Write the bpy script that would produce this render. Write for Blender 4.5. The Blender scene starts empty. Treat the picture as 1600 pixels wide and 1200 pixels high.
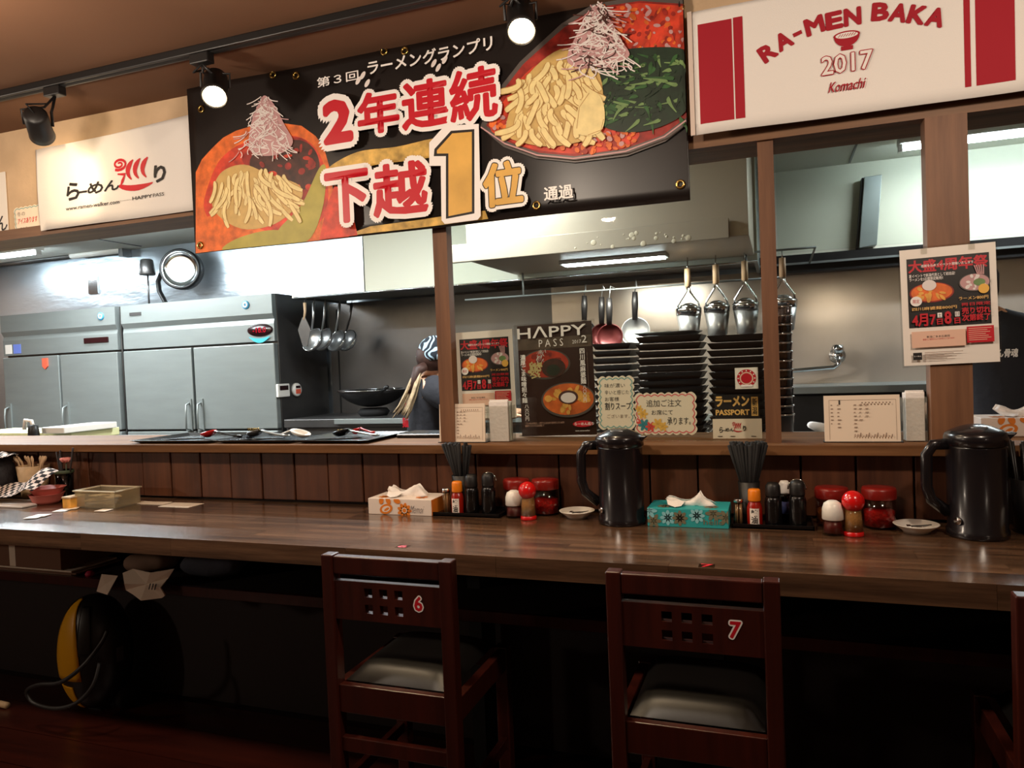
import bpy, bmesh, math, random
from mathutils import Vector, Matrix
from math import sin, cos, pi, radians

random.seed(7)
scene = bpy.context.scene
col = scene.collection

# ------------------------------------------------------------------ camera
F = 1155.0                     # focal length in pixels of the 1600x1200 frame
CAM = Vector((0, 0, 1.22))
def _camera_axes(m=-0.04, vp=(-2390.0, 693.0)):
    d1 = Vector((vp[0] - 800, vp[1] - 600, F)).normalized()
    h2 = Vector((0, vp[1] + m * (800 - vp[0]) - 600, F))
    n = d1.cross(h2).normalized()
    if n.y < 0: n = -n
    X = -d1
    Y = n.cross(X)
    if Y.z < 0: Y = -Y
    return X, Y, n              # world X, world Y, world down, in camera axes (x right, y down, z forward)
AX, AY, AD = _camera_axes()
cd = bpy.data.cameras.new('camera'); cam = bpy.data.objects.new('camera', cd); col.objects.link(cam)
cd.sensor_fit = 'HORIZONTAL'; cd.sensor_width = 36; cd.lens = F / 1600 * 36; cd.clip_start = 0.02
r_ = Vector((AX.x, AY.x, -AD.x)); u_ = -Vector((AX.y, AY.y, -AD.y)); b_ = -Vector((AX.z, AY.z, -AD.z))
cam.matrix_world = Matrix(((r_.x, u_.x, b_.x, CAM.x), (r_.y, u_.y, b_.y, CAM.y), (r_.z, u_.z, b_.z, CAM.z), (0, 0, 0, 1)))
scene.camera = cam

def ray(u, v):
    d = Vector((u - 800, v - 600, F)); return Vector((d.dot(AX), d.dot(AY), -d.dot(AD)))
def PY(u, v, y):                # the pixel's point on the vertical plane Y = y
    r = ray(u, v); return CAM + r * (y / r.y)
def PZ(u, v, z):                # the pixel's point on the horizontal plane Z = z
    r = ray(u, v); return CAM + r * ((z - CAM.z) / r.z)

# ------------------------------------------------------------------ world, exposure
w = bpy.data.worlds.new('world'); scene.world = w; w.use_nodes = True
w.node_tree.nodes['Background'].inputs[0].default_value = (1, .8, .6, 1)
w.node_tree.nodes['Background'].inputs[1].default_value = 0.02
vs = scene.view_settings
vs.view_transform = 'Standard'; vs.look = 'None'; vs.gamma = 1; vs.use_curve_mapping = False
vs.exposure = 0.0
scene.cycles.max_bounces = 8; scene.cycles.diffuse_bounces = 3; scene.cycles.glossy_bounces = 4
scene.cycles.transparent_max_bounces = 24; scene.cycles.sample_clamp_indirect = 6
scene.cycles.caustics_reflective = False; scene.cycles.caustics_refractive = False
scene.cycles.use_denoising = True

# area lamp helper, then unseen fill lights added for the dining room
def lamp_area(name, loc, size, power, color, target=None, sy=None):
    d = bpy.data.lights.new(name, 'AREA'); d.energy = power; d.color = color; d.size = size
    if sy: d.shape = 'RECTANGLE'; d.size_y = sy
    o = bpy.data.objects.new(name, d); col.objects.link(o); o.location = loc
    if target: o.rotation_euler = (Vector(target) - Vector(loc)).to_track_quat('-Z', 'Y').to_euler()
    return o
WARM = (1.0, .83, .66); COOL = (.90, .97, 1.0)
DINING_POWER = 25
for x, y in ((-3.6, 1.1), (-2.0, 1.1), (-.7, 1.1), (.6, 1.1)):      # unseen fill lights added above the seats, without fixtures
    d = bpy.data.lights.new('dining_fill', 'POINT'); d.energy = DINING_POWER; d.color = WARM; d.shadow_soft_size = .05
    o = bpy.data.objects.new('dining_fill', d); col.objects.link(o); o.location = (x, y, 1.88)
for x, y in ((-4.2, -1.0), (2.1, -1.8)):                                # unseen lights added further back, reaching under the counter
    d = bpy.data.lights.new('room_fill', 'POINT'); d.energy = 42 if x < -1 else 8; d.color = WARM; d.shadow_soft_size = .08
    o = bpy.data.objects.new('room_fill', d); col.objects.link(o); o.location = (x, y, 1.6)

# ------------------------------------------------------------------ materials
def lin(c): return tuple(((x / 255) / 12.92 if x / 255 <= .04045 else ((x / 255 + .055) / 1.055) ** 2.4) for x in c) + (1,)
MATS = {}
def new_mat(name):
    m = bpy.data.materials.new(name); m.use_nodes = True; MATS[name] = m
    nt = m.node_tree; return m, nt, nt.nodes['Principled BSDF']
def N(nt, typ, **kw):
    n = nt.nodes.new(typ)
    for k, v in kw.items(): setattr(n, k, v)
    return n
def plain(name, c, rough=.5, metal=0., spec=.5, bump=0., bscale=200., var=0., vscale=6., trans=0., emit=0., stretch=None, coat=0., alpha=None):
    m, nt, b = new_mat(name)
    c = lin(c)
    b.inputs['Base Color'].default_value = c; b.inputs['Roughness'].default_value = rough
    b.inputs['Metallic'].default_value = metal; b.inputs['Specular IOR Level'].default_value = spec
    if trans: b.inputs['Transmission Weight'].default_value = trans
    if coat: b.inputs['Coat Weight'].default_value = coat; b.inputs['Coat Roughness'].default_value = .12
    if emit: b.inputs['Emission Color'].default_value = c; b.inputs['Emission Strength'].default_value = emit
    tc = N(nt, 'ShaderNodeTexCoord'); vec = tc.outputs['Object']
    if stretch:
        mp = N(nt, 'ShaderNodeMapping'); mp.inputs['Scale'].default_value = stretch
        nt.links.new(vec, mp.inputs['Vector']); vec = mp.outputs['Vector']
    if var:
        no = N(nt, 'ShaderNodeTexNoise'); no.inputs['Scale'].default_value = vscale; no.inputs['Detail'].default_value = 5
        nt.links.new(vec, no.inputs['Vector'])
        mx = N(nt, 'ShaderNodeMix', data_type='RGBA'); mx.inputs[6].default_value = tuple(x * (1 - var) for x in c[:3]) + (1,)
        mx.inputs[7].default_value = tuple(min(1, x * (1 + var)) for x in c[:3]) + (1,)
        rp = N(nt, 'ShaderNodeMapRange'); rp.inputs[1].default_value = .3; rp.inputs[2].default_value = .7
        nt.links.new(no.outputs['Fac'], rp.inputs[0]); nt.links.new(rp.outputs[0], mx.inputs[0]); nt.links.new(mx.outputs[2], b.inputs['Base Color'])
    if bump:
        n2 = N(nt, 'ShaderNodeTexNoise'); n2.inputs['Scale'].default_value = bscale; n2.inputs['Detail'].default_value = 4
        nt.links.new(vec, n2.inputs['Vector'])
        bp = N(nt, 'ShaderNodeBump'); bp.inputs['Strength'].default_value = bump; bp.inputs['Distance'].default_value = .02
        nt.links.new(n2.outputs['Fac'], bp.inputs['Height']); nt.links.new(bp.outputs['Normal'], b.inputs['Normal'])
    return m
def wood(name, c1, c2, axis='X', rough=.35, scale=1., coat=0., randamt=.0, spec=.5):
    """grain runs along axis; object-random tint tells neighbouring pieces apart"""
    m, nt, b = new_mat(name)
    tc = N(nt, 'ShaderNodeTexCoord'); ge = N(nt, 'ShaderNodeNewGeometry'); oi = N(nt, 'ShaderNodeObjectInfo')
    mp = N(nt, 'ShaderNodeMapping')
    s = {'X': (2, 30, 30), 'Y': (30, 2, 30), 'Z': (30, 30, 2)}[axis]
    mp.inputs['Scale'].default_value = tuple(k * scale for k in s)
    add = N(nt, 'ShaderNodeVectorMath', operation='ADD')
    mul = N(nt, 'ShaderNodeMath', operation='MULTIPLY'); mul.inputs[1].default_value = 13.7
    nt.links.new(oi.outputs['Random'], mul.inputs[0])
    nt.links.new(ge.outputs['Position'], add.inputs[0]); nt.links.new(mul.outputs[0], add.inputs[1])
    nt.links.new(add.outputs[0], mp.inputs['Vector'])
    n1 = N(nt, 'ShaderNodeTexNoise'); n1.inputs['Scale'].default_value = 1; n1.inputs['Detail'].default_value = 6; n1.inputs['Roughness'].default_value = .65
    nt.links.new(mp.outputs['Vector'], n1.inputs['Vector'])
    rp = N(nt, 'ShaderNodeMapRange'); rp.inputs[1].default_value = .3; rp.inputs[2].default_value = .72
    nt.links.new(n1.outputs['Fac'], rp.inputs[0])
    mx = N(nt, 'ShaderNodeMix', data_type='RGBA'); mx.inputs[6].default_value = lin(c1); mx.inputs[7].default_value = lin(c2)
    nt.links.new(rp.outputs[0], mx.inputs[0])
    hs = N(nt, 'ShaderNodeHueSaturation')
    mr = N(nt, 'ShaderNodeMapRange'); mr.inputs[3].default_value = 1 - randamt; mr.inputs[4].default_value = 1 + randamt
    nt.links.new(oi.outputs['Random'], mr.inputs[0]); nt.links.new(mr.outputs[0], hs.inputs['Value'])
    nt.links.new(mx.outputs[2], hs.inputs['Color']); nt.links.new(hs.outputs['Color'], b.inputs['Base Color'])
    b.inputs['Roughness'].default_value = rough; b.inputs['Specular IOR Level'].default_value = spec
    if coat: b.inputs['Coat Weight'].default_value = coat; b.inputs['Coat Roughness'].default_value = .2
    bp = N(nt, 'ShaderNodeBump'); bp.inputs['Strength'].default_value = .12; bp.inputs['Distance'].default_value = .004
    nt.links.new(n1.outputs['Fac'], bp.inputs['Height']); nt.links.new(bp.outputs['Normal'], b.inputs['Normal'])
    return m
def glassy(name, c, gloss=.08, tint=.9, rough=.02):
    """thin clear sheet: see-through with a fresnel reflection"""
    m, nt, b = new_mat(name); nt.nodes.remove(b)
    out = nt.nodes['Material Output']
    t = N(nt, 'ShaderNodeBsdfTransparent'); t.inputs[0].default_value = tuple(x * tint for x in lin(c)[:3]) + (1,)
    g = N(nt, 'ShaderNodeBsdfGlossy'); g.inputs['Roughness'].default_value = rough
    lw = N(nt, 'ShaderNodeLayerWeight'); pw = N(nt, 'ShaderNodeMath', operation='POWER'); pw.inputs[1].default_value = 4
    ad = N(nt, 'ShaderNodeMath', operation='MULTIPLY_ADD'); ad.inputs[1].default_value = .8; ad.inputs[2].default_value = gloss * .5; ad.use_clamp = True
    mx = N(nt, 'ShaderNodeMixShader')
    nt.links.new(lw.outputs['Facing'], pw.inputs[0]); nt.links.new(pw.outputs[0], ad.inputs[0]); nt.links.new(ad.outputs[0], mx.inputs[0])
    nt.links.new(t.outputs[0], mx.inputs[1]); nt.links.new(g.outputs[0], mx.inputs[2]); nt.links.new(mx.outputs[0], out.inputs[0])
    return m
def emitter(name, c, s):
    m, nt, b = new_mat(name); nt.nodes.remove(b)
    e = N(nt, 'ShaderNodeEmission'); e.inputs[0].default_value = lin(c); e.inputs[1].default_value = s
    nt.links.new(e.outputs[0], nt.nodes['Material Output'].inputs[0]); return m

wood('counter_wood', (44, 29, 20), (116, 85, 62), 'X', .22, 1., .7, .36)
wood('plank_wood', (62, 32, 18), (106, 62, 38), 'Z', .45, .7, 0, .16)
wood('ledge_wood', (88, 58, 36), (138, 98, 64), 'X', .58, .8, 0, .1, .12)
wood('post_wood', (92, 58, 36), (134, 92, 62), 'Z', .55, .7, 0, .08)
wood('beam_wood', (92, 62, 40), (134, 96, 66), 'X', .55, .7, 0, .08)
wood('chair_wood', (42, 14, 9), (68, 24, 15), 'Z', .32, .8, .2, .06)
wood('floor_wood', (40, 14, 9), (66, 24, 14), 'X', .3, .6, .1, .2)
wood('pale_wood', (196, 160, 120), (226, 194, 156), 'Z', .6, 2., 0, .08)
plain('plaster', (206, 176, 142), .9, var=.14, vscale=5, bump=.1, bscale=60)
plain('ceiling_paint', (104, 70, 46), .9, var=.05, vscale=3)
plain('kitchen_cream', (222, 220, 200), .55)
plain('kitchen_ceiling', (226, 226, 214), .7)
plain('dark_wall', (30, 16, 12), .7)
plain('room_wall', (120, 86, 60), .9)
plain('steel', (186, 188, 188), .3, .8, bump=.02, bscale=3, var=.05, vscale=2)
plain('steel_brushed', (140, 146, 144), .42, .4, var=.05, vscale=3, stretch=(1, 1, 6))
plain('steel_wall', (212, 198, 182), .24, .6, bump=.12, bscale=1.6, var=.18, vscale=1.5)  # reflected warm light is put into the pale colour
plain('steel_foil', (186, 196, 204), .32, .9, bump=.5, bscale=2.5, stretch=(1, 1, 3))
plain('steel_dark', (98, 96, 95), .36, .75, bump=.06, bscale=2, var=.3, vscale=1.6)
plain('hood_steel', (196, 206, 214), .17, .9, bump=.04, bscale=1.2)
plain('hood_beige', (186, 172, 154), .45, .6, var=.05, vscale=2)
plain('chrome', (215, 218, 220), .12, 1.)
plain('black_gloss', (14, 13, 14), .22)
plain('black_satin', (20, 18, 18), .45)
plain('black_matt', (7, 6, 7), .8)
plain('pot_black', (22, 19, 22), .24, coat=.3)
plain('lacquer', (30, 22, 20), .35)
plain('white_cloth', (232, 226, 220), .85, bump=.1, bscale=400)
plain('white_paper', (240, 232, 222), .7)
plain('cream_paper', (240, 222, 200), .75)
plain('tissue_paper', (250, 244, 238), .9, bump=.15, bscale=90)
plain('white_plastic', (236, 232, 224), .35)
plain('crimson', (160, 14, 34), .8)
plain('print_red', (196, 18, 36), .45)
plain('print_white', (244, 238, 234), .5)
plain('print_black', (22, 15, 13), .5)
plain('print_gold', (222, 172, 84), .45, var=.16, vscale=9)
plain('seat_leather', (13, 10, 8), .42)
plain('red_plastic', (206, 20, 20), .22, coat=.4)
plain('orange_plastic', (236, 130, 22), .35)
plain('skin', (206, 158, 128), .55)
plain('shirt_black', (34, 34, 40), .9, bump=.2, bscale=25)
glassy('window_glass', (250, 253, 251), .06, 1.)
def milky(name, c, part):
    m = glassy(name, c, .1, .9, .2); nt = m.node_tree; out = nt.nodes['Material Output']; src = out.inputs[0].links[0].from_socket
    d = N(nt, 'ShaderNodeBsdfDiffuse'); d.inputs[0].default_value = lin(c); mx = N(nt, 'ShaderNodeMixShader'); mx.inputs[0].default_value = part
    nt.links.new(src, mx.inputs[1]); nt.links.new(d.outputs[0], mx.inputs[2]); nt.links.new(mx.outputs[0], out.inputs[0]); return m
glassy('clear_acrylic', (250, 250, 248), .08, .98, .06)
glassy('jar_plastic', (246, 226, 220), .09, .97, .08)
glassy('bottle_glass', (70, 44, 30), .1, .9, .05)
emitter('tube_glow', (226, 246, 255), 45)
emitter('bulb_glow', (255, 226, 178), 60)

# ------------------------------------------------------------------ mesh helpers
LOC = {}                          # world location of every object that parents parts
class MB:
    def __init__(self): self.v = []; self.f = []; self.m = []; self.s = []; self.mats = []
    def mi(self, mat):
        if mat not in self.mats: self.mats.append(mat)
        return self.mats.index(mat)
    def add(self, vs_, fs, mat='', smooth=False, M=None):
        o = len(self.v); i = self.mi(mat)
        self.v += [tuple(M @ Vector(p)) for p in vs_] if M else [tuple(p) for p in vs_]
        for f in fs: self.f.append([o + k for k in f]); self.m.append(i); self.s.append(smooth)
        return self
    def box(self, x0, x1, y0, y1, z0, z1, mat='', M=None):
        vs_ = [(x, y, z) for x in (x0, x1) for y in (y0, y1) for z in (z0, z1)]
        return self.add(vs_, [(0, 1, 3, 2), (4, 6, 7, 5), (0, 4, 5, 1), (2, 3, 7, 6), (0, 2, 6, 4), (1, 5, 7, 3)], mat, False, M)
    def lathe(self, prof, c=(0, 0, 0), n=24, mat='', M=None, smooth=True, a0=0, a1=2 * pi):
        vs_, fs = [], []; full = abs(a1 - a0 - 2 * pi) < 1e-6; k = n if full else n + 1
        for r, z in prof:
            for i in range(k):
                a = a0 + (a1 - a0) * i / n; vs_.append((c[0] + r * cos(a), c[1] + r * sin(a), c[2] + z))
        for j in range(len(prof) - 1):
            for i in range(n):
                i2 = (i + 1) % k
                fs.append((j * k + i, j * k + i2, (j + 1) * k + i2, (j + 1) * k + i))
        ring = prof[0][0] > 1e-5 and prof[-1][0] > 1e-5 and len(prof) > 2
        if full and ring:             # a ring: join its last edge loop to the first, no discs
            if prof[0] != prof[-1]:
                j = len(prof) - 1; fs += [(j * k + i, j * k + (i + 1) % k, (i + 1) % k, i) for i in range(n)]
        elif full:
            if prof[0][0] > 1e-5: fs.append(tuple(range(k))[::-1])
            if prof[-1][0] > 1e-5: fs.append(tuple((len(prof) - 1) * k + i for i in range(k)))
        return self.add(vs_, fs, mat, smooth, M)
    def tube(self, pts, r, n=10, mat='', M=None, flat=1.):
        pts = [Vector(p) for p in pts]; rs = r if isinstance(r, (list, tuple)) else [r] * len(pts)
        vs_, fs = [], []; prev = None
        for i, p in enumerate(pts):
            t = (pts[min(i + 1, len(pts) - 1)] - pts[max(i - 1, 0)]).normalized()
            a = Vector((0, 0, 1)) if abs(t.z) < .9 else Vector((0, 1, 0))
            if prev is None: e1 = t.cross(a).normalized()
            else: e1 = (prev - t * prev.dot(t)).normalized()
            prev = e1; e2 = t.cross(e1)
            for k in range(n):
                q = 2 * pi * k / n; vs_.append(p + (e1 * cos(q) + e2 * sin(q) * flat) * rs[i])
        for i in range(len(pts) - 1):
            for k in range(n): fs.append((i * n + k, i * n + (k + 1) % n, (i + 1) * n + (k + 1) % n, (i + 1) * n + k))
        fs.append(tuple(range(n))[::-1]); fs.append(tuple((len(pts) - 1) * n + k for k in range(n)))
        return self.add(vs_, fs, mat, True, M)
    def prism(self, poly, y0, y1, mat='', M=None):
        """polygon in x,z pushed from y0 to y1"""
        n = len(poly); vs_ = [(x, y0, z) for x, z in poly] + [(x, y1, z) for x, z in poly]
        fs = [tuple(range(n)), tuple(range(n, 2 * n))[::-1]] + [(i, n + i, n + (i + 1) % n, (i + 1) % n) for i in range(n)]
        return self.add(vs_, fs, mat, False, M)
    def build(self, name, mat=None, parent=None, bevel=0., subsurf=0, origin=None, solid=0.):
        o0 = LOC[parent.name] if parent else Vector(origin or (0, 0, 0))
        me = bpy.data.meshes.new(name)
        me.from_pydata([(x - o0.x, y - o0.y, z - o0.z) for x, y, z in self.v], [], self.f)
        for k in self.mats: me.materials.append(MATS[k or mat])
        me.polygons.foreach_set('material_index', self.m); me.polygons.foreach_set('use_smooth', self.s)
        bm = bmesh.new(); bm.from_mesh(me); bmesh.ops.recalc_face_normals(bm, faces=bm.faces); bm.to_mesh(me); bm.free()
        ob = bpy.data.objects.new(name, me); col.objects.link(ob)
        if parent: ob.parent = parent; LOC[ob.name] = o0
        else: ob.location = o0; LOC[ob.name] = Vector(o0)
        if solid:
            md = ob.modifiers.new('solid', 'SOLIDIFY'); md.thickness = solid; md.offset = 0
        if bevel:
            md = ob.modifiers.new('bevel', 'BEVEL'); md.width = bevel; md.segments = 2; md.limit_method = 'ANGLE'; md.angle_limit = radians(40)
        if subsurf:
            md = ob.modifiers.new('sub', 'SUBSURF'); md.levels = subsurf; md.render_levels = subsurf
        return ob
def tag(o, label=None, cat=None, group=None, kind=None):
    if label: o['label'] = label
    if cat: o['category'] = cat
    if group: o['group'] = group
    if kind: o['kind'] = kind
    return o
def thing(name, label, cat, loc, group=None):
    o = bpy.data.objects.new(name, None); col.objects.link(o); o.location = loc; LOC[o.name] = Vector(loc)
    o.empty_display_size = .05
    return tag(o, label, cat, group)
def copy_thing(root, loc, label=None, group=None):
    r = root.copy(); col.objects.link(r); r.location = loc; LOC[r.name] = Vector(loc)
    if label: r['label'] = label
    if group: r['group'] = group
    for ch in list(root.children):
        c = ch.copy(); col.objects.link(c); c.parent = r; LOC[c.name] = Vector(loc)
        for g in list(ch.children):
            d = g.copy(); col.objects.link(d); d.parent = c
    return r
def bx(name, x0, x1, y0, y1, z0, z1, mat, parent=None, bevel=0., origin=None):
    return MB().box(x0, x1, y0, y1, z0, z1).build(name, mat, parent, bevel, origin=origin or ((x0 + x1) / 2, (y0 + y1) / 2, z0))

# ------------------------------------------------------------------ lettering and flat print
_tcache = {}
def text_mesh(s, off=0., line=1.0, align='LEFT'):
    key = (s, off, line, align)
    if key in _tcache: return _tcache[key]
    cu = bpy.data.curves.new('txt', 'FONT'); cu.body = s; cu.offset = off; cu.resolution_u = 2; cu.space_line = line; cu.align_x = align
    ob = bpy.data.objects.new('txt', cu); col.objects.link(ob)
    dg = bpy.context.evaluated_depsgraph_get()
    me = bpy.data.meshes.new_from_object(ob.evaluated_get(dg))
    vs_ = [(v.co.x, v.co.y) for v in me.vertices]; fs = [tuple(p.vertices) for p in me.polygons]
    bpy.data.objects.remove(ob); bpy.data.curves.remove(cu); bpy.data.meshes.remove(me)
    if not vs_: vs_, fs = [(0, 0), (1, 0), (1, 1)], [(0, 1, 2)]
    xs = [p[0] for p in vs_]; ys = [p[1] for p in vs_]
    _tcache[key] = (vs_, fs, (min(xs), min(ys), max(xs), max(ys)))
    return _tcache[key]

class Sheet:
    """a thin printed sheet. local x to the right, y up, z towards the viewer; M places it in the world"""
    STEP = .00012
    def __init__(self, M, y=None):
        self.M = M; self.Mi = M.inverted(); self.parts = {}; self.layer = 0; self.separate = False; self.calls = 0
    def px(self, u, v):           # a photo pixel on this sheet's plane
        o = self.Mi @ CAM; d = self.Mi.to_3x3() @ ray(u, v)
        t = -o.z / d.z; return (o.x + d.x * t, o.y + d.y * t)
    def _emit(self, part, vs_, fs, mat, layer=None):
        if layer is None: self.layer += 1; layer = self.layer
        if self.separate and part != 'picture': part = '%s|%d' % (part, self.calls)
        mb = self.parts.setdefault(part, MB())
        mb.add([(x, y, .0006 + layer * self.STEP) for x, y in vs_], fs, mat)
    def poly(self, pts, mat, part='print', layer=None): self._emit(part, pts, [tuple(range(len(pts)))], mat, layer)
    def rect(self, x0, y0, x1, y1, mat, part='print', layer=None): self.poly([(x0, y0), (x1, y0), (x1, y1), (x0, y1)], mat, part, layer)
    def ell(self, cx, cy, rx, ry, mat, part='print', n=40, rot=0., ring=None, layer=None, a0=0, a1=2 * pi):
        p = []
        for i in range(n):
            a = a0 + (a1 - a0) * i / (n if a1 - a0 > 6.28 else n - 1); x, y = rx * cos(a), ry * sin(a); p.append((cx + x * cos(rot) - y * sin(rot), cy + x * sin(rot) + y * cos(rot)))
        if ring:
            q = [(cx + (x - cx) * ring, cy + (y - cy) * ring) for x, y in p]
            self._emit(part, p + q, [(i, (i + 1) % n, n + (i + 1) % n, n + i) for i in range(n)], mat, layer)
        else: self.poly(p, mat, part, layer)
    def rib(self, pts, w, mat, part='print', closed=False, layer=None):
        """ribbon of width w (number or list) along pts"""
        n = len(pts); ws = w if isinstance(w, (list, tuple)) else [w] * n; vs_ = []; fs = []
        for i in range(n):
            a = pts[(i - 1) % n] if closed or i else pts[0]; b = pts[(i + 1) % n] if closed or i < n - 1 else pts[-1]
            dx, dy = b[0] - a[0], b[1] - a[1]; l = math.hypot(dx, dy) or 1; nx, ny = -dy / l * ws[i] / 2, dx / l * ws[i] / 2
            vs_ += [(pts[i][0] + nx, pts[i][1] + ny), (pts[i][0] - nx, pts[i][1] - ny)]
        for i in range(n if closed else n - 1):
            j = (i + 1) % n; fs.append((2 * i, 2 * i + 1, 2 * j + 1, 2 * j))
        self._emit(part, vs_, fs, mat, layer)
    def text(self, s, x0, y0, x1, y1, mat, off=0., part='lettering', outline=None, line=1., shear=0., keep=False, align='LEFT', rot=0.):
        """fit s into the box; outline = [(material, extra offset), ...] drawn below"""
        self.calls += 1
        vs_, fs, bb = text_mesh(s, min(0, off), line, align)
        g = max(0, off); gw, gh = max(1e-6, bb[2] - bb[0]), max(1e-6, bb[3] - bb[1])
        sc = math.sqrt((x1 - x0) / (gw + 2 * g) * (y1 - y0) / (gh + 2 * g)); g *= sc
        x0 += g; x1 -= g; y0 += g; y1 -= g
        sx = (x1 - x0) / gw; sy = (y1 - y0) / gh
        if keep: sx = sy = min(sx, sy)
        def T(p):
            x = (p[0] - bb[0]) * sx; y = (p[1] - bb[1]) * sy; x += shear * y
            return (x0 + x * cos(rot) - y * sin(rot), y0 + x * sin(rot) + y * cos(rot))
        def fat(r, m):                # stroke grown by r: copies of the glyphs shifted around a small circle
            n = 0 if r <= 0 else 6 if r < .03 else 16
            self.layer += 1
            for i in range(n): 
                q = 2 * pi * i / n; self._emit(part, [(x + r * sc * cos(q), y + r * sc * sin(q)) for x, y in base], fs, m, self.layer + i * .02)
            self._emit(part, base, fs, m, self.layer + .4); self.layer += .5
        base = [T(p) for p in vs_]
        for om, oo in outline or []: fat(max(off, 0) + oo, om)
        fat(off, mat)
    def finish(self, name, label, cat, base, warp=None, grid=.04, group=None, parent=None, origin=None):
        """base: MB in local coordinates. warp(x, y) -> z shift"""
        def wl_(x, y):                # the wave sampled on the grid lines, so that every layer bends alike
            i, j = math.floor(x / grid), math.floor(y / grid); a, b = x / grid - i, y / grid - j
            f = lambda p, q: warp(p * grid, q * grid)
            return (f(i, j) * (1 - a) + f(i + 1, j) * a) * (1 - b) + (f(i, j + 1) * (1 - a) + f(i + 1, j + 1) * a) * b
        def place(mb):
            me = bpy.data.meshes.new('tmp'); me.from_pydata(mb.v, [], mb.f)
            me.polygons.foreach_set('material_index', mb.m)
            bm = bmesh.new(); bm.from_mesh(me)
            if warp:
                xs = [v.co.x for v in bm.verts]; ys = [v.co.y for v in bm.verts]
                for ax, lo, hi in ((0, min(xs), max(xs)), (1, min(ys), max(ys))):
                    k = math.floor(lo / grid) + 1
                    while k * grid < hi:
                        co = Vector((0, 0, 0)); co[ax] = k * grid; no = Vector((0, 0, 0)); no[ax] = 1
                        bmesh.ops.bisect_plane(bm, geom=bm.verts[:] + bm.edges[:] + bm.faces[:], plane_co=co, plane_no=no); k += 1
                for v in bm.verts: v.co.z += wl_(v.co.x, v.co.y)
            bm.to_mesh(me); bm.free()
            out = MB(); out.v = [tuple(self.M @ v.co) for v in me.vertices]; out.f = [tuple(p.vertices) for p in me.polygons]
            out.m = [p.material_index for p in me.polygons]; out.s = [bool(warp)] * len(out.f); out.mats = mb.mats
            bpy.data.meshes.remove(me); return out
        root = place(base).build(name, None, parent, origin=origin or tuple(self.M @ Vector((0, 0, 0))))
        if label: tag(root, label, cat, group)
        for pn, mb in self.parts.items(): place(mb).build(pn.split('|')[0], None, root)
        return root
def facing(x, y, z, lean=0., turn=0., roll=0.):
    """sheet frame at world point: local z looks to -Y (the dining side)"""
    M = Matrix.Translation((x, y, z)) @ Matrix.Rotation(turn, 4, 'Z') @ Matrix(((1, 0, 0, 0), (0, 0, -1, 0), (0, 1, 0, 0), (0, 0, 0, 1)))
    return M @ Matrix.Rotation(-lean, 4, 'X') @ Matrix.Rotation(roll, 4, 'Z')
# ================================================================== the setting
def struct(name, x0, x1, y0, y1, z0, z1, mat, label=None):
    o = bx(name, x0, x1, y0, y1, z0, z1, mat); o['kind'] = 'structure'
    if label: o['label'] = label
    return o
XL, XR, YB = -7.6, 2.6, -3.0
fl = struct('floor', XL, XR, YB, 5.5, -.1, -.012, 'dark_wall', 'dark red brown wooden floor in front of the counter')
x = XL
k = 0
board_mesh = None
for j in range(12):                                   # floor boards in front of the counter
    y0 = .1 + j * .17
    b = bx('floor_board', XL + .2, XR - .2, y0, y0 + .166, -.012, 0, 'floor_wood', None)
    b.parent = fl; b.location = (b.location - LOC[fl.name])
struct('ceiling', XL, XR, YB, 2.16, 2.23, 2.33, 'ceiling_paint', 'brown ceiling of the dining room')
struct('wall_back', XL, XR, YB - .1, YB, 0, 2.33, 'room_wall')
struct('wall_left', XL - .1, XL, YB, 5.5, 0, 2.5, 'room_wall')
struct('wall_right', XR, XR + .1, YB, 5.5, 0, 2.5, 'room_wall')
struct('wall_upper', XL, XR, 2.16, 2.30, 1.83, 2.5, 'plaster', 'mottled beige plaster wall above the serving hatch')
struct('trim_1', XL, XR, 2.145, 2.32, 1.795, 1.835, 'beam_wood', 'brown wooden lintel over the serving hatch')
wl = struct('wall_front', XL, XR, 2.170, 2.25, 0, .94, 'dark_wall', 'dark brown plank wall behind the counter')
SEAM0, SW = -2.422, .1372
k0 = int((XL - SEAM0) / SW) + 1
pk = None
for i in range(26):                                    # planks of the low wall, alternately proud of each other
    x0 = SEAM0 - 5 * SW + i * SW
    m = MB().box(0, SW - .005, -.02, 0, 0, .17)
    if pk is None:
        pk = m.build('plank', 'plank_wood', None, .0025); pk.parent = wl; o = pk
    else:
        o = pk.copy(); col.objects.link(o); o.parent = wl
    o.location = Vector((x0 + .0025, 2.172 + .002 * ((i * 7) % 3 - 1), .768)) - LOC[wl.name]
# posts between the openings
struct('trim_2', -1.033, -.984, 2.16, 2.2, .968, 1.795, 'post_wood', 'slim brown wooden post left of the glazed hatch')
struct('trim_3', -.040, .001, 2.16, 2.2, .968, 1.795, 'post_wood', 'slim brown wooden post between two glass panes')
struct('trim_4', .363, .457, 2.14, 2.2, .968, 1.795, 'post_wood', 'broad brown wooden post carrying the red event poster')
zp = PY(1320, 388, 2.19).z
for n, (x0, x1, zz) in enumerate(((-.984, -.04, .970), (.001, .363, zp), (.457, 2.4, zp))):
    p = struct('window_%d' % (n + 1), x0 + .004, x1 - .004, 2.186, 2.191, zz, 1.795, 'window_glass', 'clear glass pane of the serving hatch')
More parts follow.
